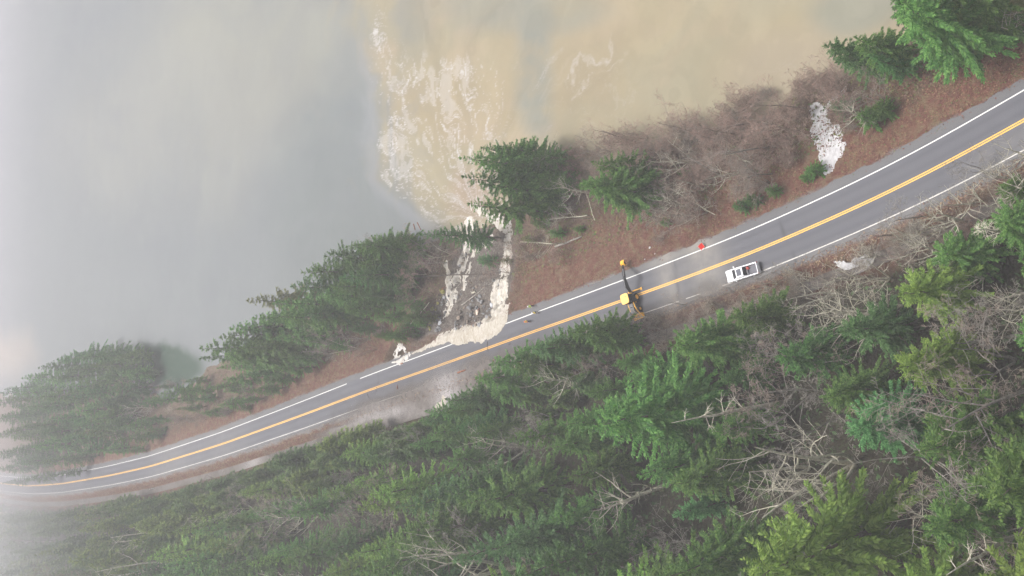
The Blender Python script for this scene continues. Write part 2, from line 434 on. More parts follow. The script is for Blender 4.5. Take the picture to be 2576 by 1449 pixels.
rim = np.exp(-((lace - thr) / 0.014) ** 2) * ss(0.08, 0.35, foam)
vein = np.exp(-((fbm(q1 * 2.1 + s4 * 2, q2 * 2.1 + s3 * 2, 141, 5) - 0.5) / 0.016) ** 2) * ss(0.12, 0.5, foam)
lace_f = np.clip(0.34 * sheet + 0.6 * rim + 0.7 * vein, 0, 1)
streak = (fbm(q1 * 0.8 + s3, q2 * 1.2 + s4 * 1.5, 151, 5) - 0.5) * plume + streak0 * (1 - plume)
mott = fbm(LX * 0.03 + wx * 4, LY * 0.018 + wy * 4, 171, 5) - 0.5
lc = lc * (1 + 0.16 * mott[..., None] * np.array([1.0, 1.05, 0.7])); lc = lc * (1 + 0.30 * streak[..., None] * (0.25 + 0.75 * plume[..., None])) * (0.70 - 0.04 * plume[..., None])
me, _ = grid_mesh('water', LX, LY, np.full_like(LX, LAKE_Z)); foam = lace_f
cattr(me, 'silt', lc); fattr(me, 'foam', foam)
M, ns, ls, b = mat_new('lake_water')
tc = nd(ns, 'ShaderNodeTexCoord'); mp = nd(ns, 'ShaderNodeMapping'); mp.inputs['Scale'].default_value = (0.55, 1.0, 1); mp.inputs['Rotation'].default_value = (0, 0, R(-20))
ls.new(tc.outputs['Object'], mp.inputs[0]); vec = mp.outputs[0]
w1 = nd(ns, 'ShaderNodeTexNoise'); w1.inputs['Scale'].default_value = 0.09; w1.inputs['Detail'].default_value = 4; ls.new(vec, w1.inputs['Vector'])
va = nd(ns, 'ShaderNodeVectorMath', operation='MULTIPLY_ADD'); ls.new(w1.outputs['Color'], va.inputs[0]); va.inputs[1].default_value = (16, 16, 0); ls.new(vec, va.inputs[2])
fa = noise(ns, ls, 0.5, 6, 0.62, va.outputs[0], 0.6); fb = noise(ns, ls, 0.055, 6, 0.6, va.outputs[0], 0.8)
ff = math_n(ns, ls, 'MULTIPLY', attr(ns, 'foam'), math_n(ns, ls, 'ADD', math_n(ns, ls, 'MULTIPLY', fa, 0.8), 0.5), clamp=True)
cc = mixc(ns, ls, math_n(ns, ls, 'MULTIPLY', math_n(ns, ls, 'SUBTRACT', fb, 0.35, clamp=True), 0.5), attr(ns, 'silt', 'Color'), mixc(ns, ls, 1.0, attr(ns, 'silt', 'Color'), (1.16, 1.14, 1.14), 'MULTIPLY'))
ls.new(mixc(ns, ls, ff, cc, (0.37, 0.355, 0.35)), b.inputs['Base Color'])
b.inputs['Roughness'].default_value = 0.5; b.inputs['IOR'].default_value = 1.33; b.inputs['Specular IOR Level'].default_value = 0.2
bump(ns, ls, noise(ns, ls, 0.9, 4), b, 0.12, 0.1)
tag(link('water', me, M), kind='structure')

# ------------------------------------------------------------------ road
yi = np.where((CLN[:, 1] > -110) & (CLN[:, 1] < 640))[0]
def strip(name, d0, d1, z, mat, i0=None, i1=None, nd_=2, jit=None, attrs=None, crown=0.0):
    ii = np.arange(i0 if i0 is not None else yi[0], (i1 if i1 is not None else yi[-1]) + 1)
    ii = np.linspace(ii[0], ii[-1], (len(ii) - 1) * (3 if nd_ > 4 else 1) + 1)
    cx_ = np.interp(ii, np.arange(len(CLN)), CLN[:, 0]); cy_ = np.interp(ii, np.arange(len(CLN)), CLN[:, 1])
    nx_ = np.interp(ii, np.arange(len(CLN)), CN[:, 0]); ny_ = np.interp(ii, np.arange(len(CLN)), CN[:, 1])
    t = np.linspace(0, 1, nd_)
    a0 = np.full(len(ii), d0, float); a1 = np.full(len(ii), d1, float)
    if jit:
        a0 = a0 + (fbm(ii * 0.9, ii * 0, 71, 4) - 0.5) * jit; a1 = a1 + (fbm(ii * 0.9, ii * 0 + 5, 73, 4) - 0.5) * jit
    D_ = a0[:, None] * (1 - t) + a1[:, None] * t
    SX = cx_[:, None] + nx_[:, None] * D_; SY = cy_[:, None] + ny_[:, None] * D_
    me, _ = grid_mesh(name, SX, SY, np.full_like(SX, z))
    if attrs: attrs(me, SX, SY, D_)
    return tag(link(name, me, mat), kind='structure')
M, ns, ls, b = mat_new('asphalt')
n1 = noise(ns, ls, 0.07, 6, 0.55); n2 = noise(ns, ls, 9.0, 3, 0.7); n3 = noise(ns, ls, 0.35, 7, 0.68)
base = ramp(ns, ls, n1, [(0.3, (0.077, 0.079, 0.091)), (0.7, (0.107, 0.108, 0.122))])
base = mixc(ns, ls, 0.35, base, ramp(ns, ls, n2, [(0.3, (0.042, 0.042, 0.048)), (0.7, (0.118, 0.116, 0.126))]))
base = mixc(ns, ls, math_n(ns, ls, 'MULTIPLY', attr(ns, 'shoulder'), 0.75), base, ramp(ns, ls, n2, [(0.25, (0.07, 0.069, 0.070)), (0.75, (0.145, 0.142, 0.142))]))
base = mixc(ns, ls, math_n(ns, ls, 'MULTIPLY', attr(ns, 'track'), 0.35), base, (0.058, 0.058, 0.067))
mudf = math_n(ns, ls, 'MULTIPLY', attr(ns, 'mud'), math_n(ns, ls, 'ADD', math_n(ns, ls, 'MULTIPLY', n3, 1.6), -0.15), clamp=True)
base = mixc(ns, ls, mudf, base, (0.20, 0.186, 0.168))
base = mixc(ns, ls, attr(ns, 'seam'), base, (0.05, 0.05, 0.055))
ls.new(base, b.inputs['Base Color'])
ls.new(ramp(ns, ls, n1, [(0.35, (0.55,) * 3), (0.65, (0.75,) * 3)]), b.inputs['Roughness']); b.inputs['Specular IOR Level'].default_value = 0.2
bump(ns, ls, n2, b, 0.25, 0.02)
ASPH = M
def road_attrs(me, SX, SY, D_):
    P_, Q_ = project(SX, SY, SX * 0)
    fattr(me, 'shoulder', np.where(D_ > 0, ss(3.55, 3.85, D_), ss(3.55, 3.8, -D_)))
    ad = np.abs(np.abs(D_) - 1.75); fattr(me, 'track', np.exp(-((ad - 0.8) / 0.32) ** 2))
    mud = np.exp(-((P_ - 1790 + (Q_ - 720) * -0.3) / 55) ** 2) * 1.1 + np.exp(-((P_ - 1690 + (Q_ - 740) * -0.3) / 28) ** 2) * 0.9
    mud += 0.7 * ss(1440, 1520, P_) * (1 - ss(1560, 1640, P_)) * ss(0.2, 3, -D_) * 0.6
    mud += 0.3 * ss(2.4, 4.2, -D_) * ss(1300, 1700, P_) * (1 - ss(2200, 2500, P_))
    mud += 0.5 * np.exp(-((P_ - 560) / 60) ** 2) * 0.5 + 0.35 * np.exp(-((P_ - 430) / 50) ** 2)
    mud += 0.45 * ss(3.6, 4.2, D_) * (1 - ss(1700, 1800, P_)) * ss(1580, 1660, P_)
    mud += 0.35 * ss(2350, 2500, P_) * ss(-0.5, 1.5, -D_)
    fattr(me, 'mud', mud)
    seam = np.exp(-((P_ - 1982 - (Q_ - 610) * 0.42) / 2.4) ** 2) * (D_ < 3.4) * 0.8 + np.exp(-((P_ - 1705 - (Q_ - 720) * 0.15) / 3.5) ** 2) * 0.5 * (np.abs(D_) < 3.5)
    seam += np.exp(-((P_ - 955 - (Q_ - 980) * 0.1) / 2.5) ** 2) * 0.35 * (D_ > 0) * (D_ < 3.5)
    fattr(me, 'seam', np.clip(seam, 0, 1))
strip('road', -4.15, 4.95, 0.0, ASPH, nd_=40, jit=0.9, attrs=road_attrs)
def paint(name, col, wear):
    M, ns, ls, b = mat_new(name)
    f = noise(ns, ls, 3.0, 6, 0.7); g = noise(ns, ls, 0.25, 3)
    k = math_n(ns, ls, 'ADD', f, math_n(ns, ls, 'MULTIPLY', g, 0.5))
    ls.new(ramp(ns, ls, k, [(wear - 0.06, (0.16, 0.155, 0.15)), (wear + 0.05, tuple(c_ * 0.85 for c_ in col)), (wear + 0.3, col)]), b.inputs['Base Color'])
    b.inputs['Roughness'].default_value = 0.6; return M
PW = paint('white_paint', (0.60, 0.59, 0.56), 0.50); PWW = paint('worn_white_paint', (0.52, 0.495, 0.455), 0.64); PY_ = paint('yellow_paint', (0.70, 0.37, 0.045), 0.47)
def idx_px(px_src):
    """index along the centre line under this column of the 4096 px wide photograph"""
    P_, Q_ = project(CLN[:, 0], CLN[:, 1], CLN[:, 0] * 0); return int(np.argmin(np.abs(P_ - px_src * S26) + 1e4 * (CLN[:, 1] < 5) + 1e4 * (CLN[:, 1] > 560)))
for a_, b_ in ((yi[0], idx_px(1395)), (idx_px(1445), yi[-1])):
    strip('edge_line', 3.41, 3.57, 0.004, PW, i0=a_, i1=b_)
strip('edge_line', -3.55, -3.39, 0.004, PWW, i0=yi[0], i1=idx_px(1995))
strip('edge_line', -3.55, -3.39, 0.004, PWW, i0=idx_px(2075), i1=idx_px(2690))
strip('edge_line', -3.55, -3.39, 0.004, PWW, i0=idx_px(2735), i1=idx_px(2782))
strip('edge_line', -3.55, -3.39, 0.004, PWW, i0=idx_px(2862), i1=yi[-1])
strip('centre_line', -0.23, -0.06, 0.004, PY_); strip('centre_line', 0.06, 0.23, 0.004, PY_)

# flood water spread over the road, and the full ditch beside it
def flood_mat(name, alpha_on):
    M, ns, ls, b = mat_new(name)
    f = noise(ns, ls, 0.5, 6, 0.62, dist=0.6); g = noise(ns, ls, 2.6, 6, 0.66, dist=1.2)
    k_ = 0.66 if alpha_on else 0.60
    cc = ramp(ns, ls, f, [(0.3, (0.135 * k_, 0.112 * k_, 0.098 * k_)), (0.7, (0.18 * k_, 0.155 * k_, 0.138 * k_))])
    rid = math_n(ns, ls, 'SUBTRACT', 1.0, math_n(ns, ls, 'MULTIPLY', math_n(ns, ls, 'ABSOLUTE', math_n(ns, ls, 'SUBTRACT', g, 0.5)), 10), clamp=True)
    fo = math_n(ns, ls, 'MULTIPLY', attr(ns, 'foam'), math_n(ns, ls, 'MAXIMUM', rid, math_n(ns, ls, 'MULTIPLY', math_n(ns, ls, 'SUBTRACT', g, 0.52), 5, clamp=True)), clamp=True)
    ls.new(mixc(ns, ls, fo, cc, (0.40, 0.38, 0.38)), b.inputs['Base Color'])
    b.inputs['Roughness'].default_value = 0.55; b.inputs['IOR'].default_value = 1.33; b.inputs['Specular IOR Level'].default_value = 0.2
    bump(ns, ls, g, b, 0.25, 0.06)
    if alpha_on:
        al = math_n(ns, ls, 'MAXIMUM', fo, math_n(ns, ls, 'MULTIPLY', attr(ns, 'cover'), math_n(ns, ls, 'ADD', f, 0.5), clamp=True))
        ls.new(al, b.inputs['Alpha'])
    return M
def flood_attrs(me, SX, SY, D_):
    P_, Q_ = project(SX, SY, SX * 0)
    nn = fbm(SX * 0.25, SY * 0.25, 83, 4) - 0.5
    along = ss(800, 930, P_ + nn * 60) * (1 - ss(1330, 1500, P_ + nn * 90))
    cov = along * np.clip(0.80 * ss(0.6, 4.6, -D_ + nn * 2.2 + 1.4 * np.exp(-((P_ - 1180) / 120) ** 2)), 0, 1)
    cov = np.maximum(cov, 0.14 * along * ss(-2.5, 0.5, -D_))
    cov = np.maximum(cov, 0.30 * ss(1.0, 4, -D_ + nn * 3) * ss(1380, 1450, P_) * (1 - ss(1800, 1900, P_)))
    cov = np.maximum(cov, 0.9 * ss(5.0, 6.6, -D_ + nn) * ss(760, 840, P_) * (1 - ss(1560, 1650, P_)))
    fattr(me, 'cover', np.clip(cov, 0, 0.9))
    fo = 0.9 * np.exp(-((P_ - 1125) / 30) ** 2 - ((Q_ - 1005) / 55) ** 2) + 0.5 * np.exp(-((P_ - 985) / 75) ** 2 - ((Q_ - 1035) / 22) ** 2)
    fo += 0.4 * np.exp(-((P_ - 1110) / 60) ** 2 - ((Q_ - 930) / 70) ** 2) + 0.6 * np.exp(-((P_ - 1480) / 60) ** 2 - ((Q_ - 838) / 16) ** 2)
    fo += 0.5 * np.exp(-((P_ - 900 + (Q_ - 1055) * 2.4) / 60) ** 2 - ((Q_ - 1058) / 22) ** 2)
    fattr(me, 'foam', np.clip(fo, 0, 1))
strip('flood_water', -9.9, 2.6, 0.013, flood_mat('muddy_film', True), i0=idx_px(3050) if idx_px(3050) < idx_px(1150) else idx_px(1150), i1=max(idx_px(1150), idx_px(3050)), nd_=60, attrs=flood_attrs)
def ditch_attrs(me, SX, SY, D_):
    P_, Q_ = project(SX, SY, SX * 0)
    fo = 0.7 * np.exp(-((P_ - 630) / 25) ** 2) + 0.12 * ss(0.45, 0.6, fbm(SX * 0.2, SY * 0.2, 91, 3)) + 0.3 * np.exp(-((P_ - 2160) / 30) ** 2)
    fattr(me, 'foam', fo)
strip('ditch_water', -9.1, -7.2, -0.70, flood_mat('muddy_ditch', False), nd_=14, attrs=ditch_attrs)

# white water through the broken bank
def path_xyz(pts): return np.array([ground_at(px, py)[:2] for px, py in pts])
def seg_field(x, y, P, Wd):
    best = np.full(np.shape(x), -9.0)
    for i in range(len(P) - 1):
        ex, ey = P[i + 1] - P[i]; wx_, wy_ = x - P[i][0], y - P[i][1]
        t = np.clip((wx_ * ex + wy_ * ey) / (ex * ex + ey * ey + 1e-9), 0, 1)
        dd = np.hypot(wx_ - ex * t, wy_ - ey * t); w_ = Wd[i] * (1 - t) + Wd[i + 1] * t
        best = np.maximum(best, 1 - dd / w_)
    return best
streams = [
    ([(1150, 845), (1195, 838), (1232, 822), (1256, 792), (1262, 755), (1268, 715), (1276, 670), (1278, 625), (1283, 585), (1262, 560), (1225, 535), (1195, 520)], [1.5, 2.1, 2.4, 2.5, 2.3, 1.9, 1.5, 1.5, 1.4, 1.3, 1.1, 0.8]),
    ([(1238, 782), (1246, 742), (1250, 705)], [0.9, 1.2, 0.7]),
    ([(1118, 805), (1128, 780), (1142, 755), (1140, 725), (1152, 695), (1160, 660), (1172, 625), (1182, 590), (1185, 560)], [0.5, 0.9, 1.3, 1.1, 1.0, 1.0, 1.1, 1.2, 1.6]),
    ([(1136, 735), (1124, 712), (1128, 680), (1122, 660)], [0.7, 0.6, 0.45, 0.5]),
    ([(1165, 720), (1176, 690), (1182, 665)], [0.6, 0.6, 0.4]),
    ([(1190, 640), (1205, 620), (1240, 600)], [0.8, 0.8, 0.6]),
    ([(2082, 430), (2084, 405), (2090, 370), (2082, 345), (2064, 320), (2068, 290), (2050, 268)], [0.4, 1.1, 2.1, 2.0, 1.4, 0.9, 0.8]),
    ([(2068, 300), (2085, 270), (2110, 240), (2125, 228)], [0.6, 0.5, 0.5, 0.5]),
    ([(1395, 395), (1405, 425), (1412, 440)], [1.1, 1.2, 0.8]),
    ([(2112, 665), (2150, 662), (2185, 655)], [0.3, 0.5, 0.65]),
    ([(1455, 852), (1478, 842), (1500, 836)], [0.5, 0.9, 0.7]),
    ([(1118, 1030), (1124, 1005)], [1.5, 0.8]),
]
POOL = pix_poly([(1028, 893), (1078, 876), (1128, 860), (1140, 868), (1168, 866), (1195, 852), (1226, 838), (1246, 822), (1262, 800), (1278, 762), (1250, 775), (1230, 800), (1205, 815), (1150, 822), (1105, 838), (1078, 866)], 0.0)
M, ns, ls, b = mat_new('white_water')
tc = nd(ns, 'ShaderNodeTexCoord'); mp = nd(ns, 'ShaderNodeMapping'); mp.inputs['Scale'].default_value = (0.45, 1.25, 0.6); ls.new(tc.outputs['Object'], mp.inputs[0])
g = noise(ns, ls, 1.1, 8, 0.72, mp.outputs[0], 1.6); h_ = noise(ns, ls, 3.0, 5, 0.65, mp.outputs[0], 0.8)
cc = ramp(ns, ls, g, [(0.30, (0.20, 0.165, 0.12)), (0.40, (0.33, 0.29, 0.23)), (0.5, (0.43, 0.395, 0.345)), (0.64, (0.53, 0.505, 0.475))])
cc = mixc(ns, ls, math_n(ns, ls, 'MULTIPLY', attr(ns, 'silt'), 0.7), cc, ramp(ns, ls, g, [(0.3, (0.22, 0.18, 0.125)), (0.55, (0.31, 0.27, 0.21)), (0.75, (0.44, 0.405, 0.35))]))
cc = mixc(ns, ls, ramp(ns, ls, h_, [(0.26, (0.45, 0.45, 0.45)), (0.36, (0, 0, 0))]), cc, (0.20, 0.175, 0.155))
cc = mixc(ns, ls, attr(ns, 'clear'), cc, ramp(ns, ls, g, [(0.28, (0.27, 0.26, 0.255)), (0.5, (0.42, 0.41, 0.415)), (0.7, (0.53, 0.52, 0.53))]))
ls.new(cc, b.inputs['Base Color']); b.inputs['Roughness'].default_value = 0.5
bump(ns, ls, math_n(ns, ls, 'ADD', g, h_), b, 0.7, 0.2)
WWM = M
def whitewater(group_idx, pool, step):
    allP = []; rad = []
    for k in group_idx:
        P = path_xyz(streams[k][0]); allP.append((P, streams[k][1]))
    pts = np.concatenate([p for p, _ in allP] + ([POOL] if pool else []))
    x0, y0 = pts.min(0) - 4; x1, y1 = pts.max(0) + 4
    WX, WY = np.meshgrid(np.arange(x0, x1, step), np.arange(y0, y1, step))
    jx = (fbm(WX * 0.6, WY * 0.8, 61, 3) - 0.5) * 1.7; jy = (fbm(WX * 0.45, WY * 0.8, 67, 3) - 0.5) * 1.7
    fld = np.full(WX.shape, -9.0)
    for P, w_ in allP: fld = np.maximum(fld, seg_field(WX + jx, WY + jy, P, w_))
    if pool: fld = np.maximum(fld, np.clip((poly_sd(WX + jx * 0.45, WY + jy * 0.45, POOL)) / 1.5, -1, 1))
    hz_ = np.maximum(height(WX, WY), LAKE_Z - 0.05)
    dd, _ = road_d(WX, WY)
    hz_ = np.where(np.abs(dd) < 5.2, np.maximum(hz_, 0.0), hz_)
    if group_idx[0] in (9, 10, 11): hz_ = np.maximum(hz_, -0.40 if group_idx[0] == 9 else 0.0)
    holes = fbm(WX * 0.45 + 3, WY * 0.9, 97, 3)
    keep = (fld > 0.02) & ~((holes < (0.12 if group_idx[0] in (6, 8, 9) else 0.34)) & (dd > 6.2) & (fld < 0.85))
    amp = np.clip(fld, 0, 1) * (0.4 if group_idx[0] in (6, 8, 9) else 1.0)
    z_ = hz_ + 0.04 + amp * 0.16 * (0.5 + 1.0 * fbm(WX * 0.7, WY * 1.3, 101, 3))
    z_ = np.where(np.abs(dd) < 4.2, hz_ + 0.02 + amp * 0.12, z_)
    me, used = grid_mesh('white_water', WX, WY, z_, keep)
    fattr(me, 'silt', (0.0 if group_idx[0] in (6, 8, 9) else 1.0) * ss(8.5, 3.5, dd) * 0.9 + (0.0 if group_idx[0] in (6, 8, 9) else 0.25) * (fbm(WX * 0.3, WY * 0.3, 3, 3) > 0.5), used)
    fattr(me, 'clear', np.full(WX.size, 1.0 if group_idx[0] in (6, 8, 9) else 0.0), used)
    return tag(link('white_water', me, WWM), kind='structure')
whitewater([0, 1, 2, 3, 4, 5], True, 0.17)
whitewater([6, 7], False, 0.2)
whitewater([8], False, 0.2)
whitewater([9], False, 0.15); whitewater([10], False, 0.15); whitewater([11], False, 0.2)
# the small hole at the far end of the break, ringed with spray
P = path_xyz([(1030, 892), (1018, 902), (1006, 908), (995, 902), (1000, 888), (1008, 876), (1012, 868)])
x0, y0 = P.min(0) - 2; x1, y1 = P.max(0) + 2
WX, WY = np.meshgrid(np.arange(x0, x1, 0.12), np.arange(y0, y1, 0.12))
jx = (fbm(WX * 1.4, WY * 1.4, 6, 4) - 0.5) * 1.2
fld = seg_field(WX + jx, WY + jx, P, [0.5, 0.8, 0.9, 0.7, 0.6, 0.7, 0.4])
fld = np.maximum(fld, 0.6 - np.abs(poly_sd(WX + jx, WY + jx, np.vstack([P[1:]])) - 0.3) / 0.8)
me, used = grid_mesh('white_water', WX, WY, np.maximum(height(WX, WY), -1.3) + 0.1 + 0.2 * np.clip(fld, 0, 1), (fld > 0.1) & (fbm(WX * 1.5, WY * 1.5, 8, 3) > 0.36))
fattr(me, 'silt', np.zeros_like(WX), used); fattr(me, 'clear', np.full(WX.size, 0.3), used)
tag(link('white_water', me, WWM), kind='structure')

# ------------------------------------------------------------------ foliage and bark
def leaf_mat(name, c0, c1, c2):
    M, ns, ls, b = mat_new(name)
    gi = ns.new('ShaderNodeNewGeometry'); oi = ns.new('ShaderNodeObjectInfo')
    c = ramp(ns, ls, gi.outputs['Random Per Island'], [(0.0, c0), (0.55, c1), (1.0, c2)])
    h = nd(ns, 'ShaderNodeHueSaturation'); ls.new(c, h.inputs['Color'])
    ls.new(math_n(ns, ls, 'MULTIPLY_ADD', oi.outputs['Random'], 0.035, 0.482), h.inputs['Hue'])
    ls.new(math_n(ns, ls, 'MULTIPLY_ADD', oi.outputs['Random'], 0.5, 0.8), h.inputs['Value'])
    ls.new(h.outputs[0], b.inputs['Base Color']); b.inputs['Roughness'].default_value = 0.65; b.inputs['Specular IOR Level'].default_value = 0.25
    tr = nd(ns, 'ShaderNodeBsdfTranslucent'); ls.new(h.outputs[0], tr.inputs['Color'])
    mx_ = nd(ns, 'ShaderNodeMixShader'); mx_.inputs[0].default_value = 0.4
    out = ns['Material Output']; ls.new(b.outputs[0], mx_.inputs[1]); ls.new(tr.outputs[0], mx_.inputs[2]); ls.new(mx_.outputs[0], out.inputs['Surface'])
    return M
LEAF = {
    'dark green': leaf_mat('dark_needles', (0.032, 0.085, 0.024), (0.065, 0.151, 0.042), (0.115, 0.224, 0.061)),
    'mid green': leaf_mat('mid_needles', (0.044, 0.109, 0.026), (0.092, 0.193, 0.045), (0.156, 0.272, 0.066)),
    'yellow green': leaf_mat('yellow_needles', (0.076, 0.146, 0.026), (0.158, 0.266, 0.050), (0.241, 0.352, 0.076)),
    'blue green': leaf_mat('blue_needles', (0.041, 0.109, 0.035), (0.086, 0.199, 0.066), (0.144, 0.278, 0.098)),
    'olive': leaf_mat('olive_needles', (0.086, 0.106, 0.032), (0.156, 0.170, 0.056), (0.219, 0.230, 0.088)),
}
def bark_mat(name, a, b_, c_):
    M, ns, ls, b = mat_new(name)
    f = noise(ns, ls, 2.5, 5, 0.65)
    ls.new(ramp(ns, ls, f, [(0.3, a), (0.5, b_), (0.68, c_)]), b.inputs['Base Color']); b.inputs['Roughness'].default_value = 0.85
    b.inputs['Specular IOR Level'].default_value = 0.2
    return M
BARK = bark_mat('conifer_bark', (0.05, 0.038, 0.03), (0.10, 0.08, 0.065), (0.17, 0.15, 0.13))
PALE = bark_mat('pale_bark', (0.20, 0.18, 0.135), (0.44, 0.41, 0.32), (0.58, 0.55, 0.46))
GREYB = bark_mat('grey_bark', (0.10, 0.088, 0.074), (0.21, 0.19, 0.165), (0.33, 0.305, 0.275))
TWIG = bark_mat('brown_twigs', (0.13, 0.10, 0.08), (0.24, 0.19, 0.155), (0.34, 0.28, 0.235))
PINKT = bark_mat('russet_twigs', (0.17, 0.105, 0.085), (0.28, 0.185, 0.15), (0.37, 0.265, 0.225))
MOSSB = bark_mat('mossy_bark', (0.10, 0.08, 0.03), (0.20, 0.17, 0.05), (0.27, 0.22, 0.09))

def conifer_meshes(name, seed, h=25.0, rad=4.3, base=0.16, whorls=27, per=6, droop=0.35, gap=0.12, tw=0.6, shape=0.85):
    """trunk mesh and crown mesh of one conifer; crown = whorls of drooping fronds made of small kite-shaped sprays"""
    rn = random.Random(seed)
    t = MB(); n = 9; lean = [(rn.uniform(-1, 1) * 0.012 * h * (i / n) ** 2, rn.uniform(-1, 1) * 0.012 * h * (i / n) ** 2) for i in range(n + 1)]
    pts = [Vector((lean[i][0], lean[i][1], h * i / n - (0.6 if i == 0 else 0))) for i in range(n + 1)]
    t.tube(pts, [0.0125 * h * (1 - 0.96 * i / n) * (1.25 if i == 0 else 1) for i in range(n + 1)], 8)
    def axis(z):
        f = min(max(z / h * n, 0), n - 1e-4); i = int(f); return pts[i].lerp(pts[i + 1], f - i)
    for k in range(14):                                   # dead lower limbs
        z = h * rn.uniform(0.05, base + 0.1); a = rn.uniform(0, 6.28); L = rn.uniform(0.3, 0.75) * rad
        p = axis(z); q = p + Vector((math.cos(a) * L, math.sin(a) * L, -0.12 * L))
        t.tube([p, p.lerp(q, 0.5) + Vector((0, 0, 0.1)), q], [0.05, 0.035, 0.012], 3, False)
    vs_ = []; fs_ = []
    def kite(p, dr, side, L, w, dip):
        i = len(vs_)
        tip = p + dr * L + Vector((0, 0, -dip * L)); mid = p + dr * (L * 0.42) + Vector((0, 0, -dip * L * 0.22 + 0.04))
        vs_.extend([p, mid + side * w, tip, mid - side * w]); fs_.append((i, i + 1, i + 2)); fs_.append((i, i + 2, i + 3))
    for wi in range(whorls):
        f = (wi + 0.5) / whorls; z = h * (base + (1 - base) * f ** 0.92)
        ff = (z / h - base) / (1 - base)
        Lm = rad * ((1 - ff) ** shape) * (0.55 + 0.45 * min(1, ff / 0.16)) + 0.25
        nb = per if ff < 0.85 else 4
        a0 = rn.uniform(0, 6.28)
        for bi in range(nb):
            if rn.random() < gap: continue
            a = a0 + 6.283 * bi / nb + rn.uniform(-0.4, 0.4); L = Lm * rn.choice((0.62, 0.8, 0.95, 1.0, 1.08, 1.22)) * rn.uniform(0.9, 1.08)
            p0 = axis(z + rn.uniform(-0.4, 0.4) * h / whorls)
            dirh = Vector((math.cos(a), math.sin(a), 0)); side = Vector((-dirh.y, dirh.x, 0))
            up0 = 0.30 + 0.75 * ff; dr_ = droop * rn.uniform(0.7, 1.4) * (1.15 - ff)
            ns_ = max(5, int(L / (0.20 * tw)))
            for k in range(1, ns_ + 1):
                u = k / ns_
                if u < 0.16: continue
                c = p0 + dirh * (L * u) + Vector((0, 0, L * (up0 * u - (up0 * 0.5 + dr_ * 1.3) * u * u + 0.22 * u ** 4)))
                sl = (0.30 + 0.16 * min(L, 4.2) * math.sin(min(1, 0.25 + u) * 2.6)) * tw * rn.uniform(0.75, 1.25)
                if k == ns_:
                    kite(c, (dirh + side * rn.uniform(-.2, .2)).normalized(), side, sl * 1.05, sl * 0.26, rn.uniform(-0.1, 0.3)); continue
                for sg in (1, -1):
                    if rn.random() < 0.08: continue
                    dv = (dirh * rn.uniform(0.55, 0.95) + side * sg * rn.uniform(0.6, 1.0)).normalized()
                    sv = (Vector((-dv.y, dv.x, 0)) + Vector((0, 0, rn.uniform(-0.75, 0.75)))).normalized()
                    kite(c, dv, sv, sl * 1.15, sl * rn.uniform(0.24, 0.36), rn.uniform(0.05, 1.0))
                if rn.random() < 0.7:
                    kite(c, (dirh + side * rn.uniform(-.5, .5) + Vector((0, 0, rn.uniform(-1.1, -0.2)))).normalized(), side, sl * 0.9, sl * 0.3, 0.4)
    top = axis(h)
    for k in range(5):
        a = k * 1.257; d_ = Vector((math.cos(a) * 0.35, math.sin(a) * 0.35, 1)).normalized()
        kite(top - Vector((0, 0, 0.5)), d_, Vector((-math.sin(a), math.cos(a), 0)), 0.9, 0.14, 0)
    me = bpy.data.meshes.new('crown'); me.from_pydata([tuple(v) for v in vs_], [], fs_); me.update()
    return t.mesh('trunk', [BARK], True, fix=False), me
CON = [
    conifer_meshes('a', 1, rad=4.9), conifer_meshes('b', 2, rad=5.6, droop=0.45, per=7, whorls=25, gap=0.16), conifer_meshes('c', 3, rad=3.9, whorls=30, droop=0.30),
    conifer_meshes('d', 4, rad=6.0, whorls=24, per=7, droop=0.5, gap=0.12, shape=0.7), conifer_meshes('e', 5, rad=4.8, base=0.26, gap=0.24, per=6, whorls=25, droop=0.4),
    conifer_meshes('f', 6, rad=4.6, whorls=27, droop=0.55, per=6, shape=0.65), conifer_meshes('g', 8, rad=5.6, whorls=26, per=7, droop=0.3, gap=0.2, shape=0.95),
]
SMALLC = [conifer_meshes('s', 9, h=8.0, rad=2.5, base=0.04, whorls=14, per=6, droop=0.3, tw=0.5, shape=0.7), conifer_meshes('t', 12, h=8.0, rad=3.0, base=0.03, whorls=12, per=7, droop=0.45, tw=0.5, shape=0.55)]
CONFAR = [conifer_meshes('p%d' % k, 90 + k, rad=(4.4, 5.0, 4.0, 5.4)[k], whorls=(22, 20, 24, 19)[k], per=(6, 6, 5, 7)[k], droop=(0.35, 0.45, 0.4, 0.5)[k], gap=0.2, tw=1.05, shape=(1.1, 1.0, 0.95, 0.9)[k]) for k in range(4)]
for tm, cm in CON + SMALLC + CONFAR: cm.materials.append(LEAF['dark green'])

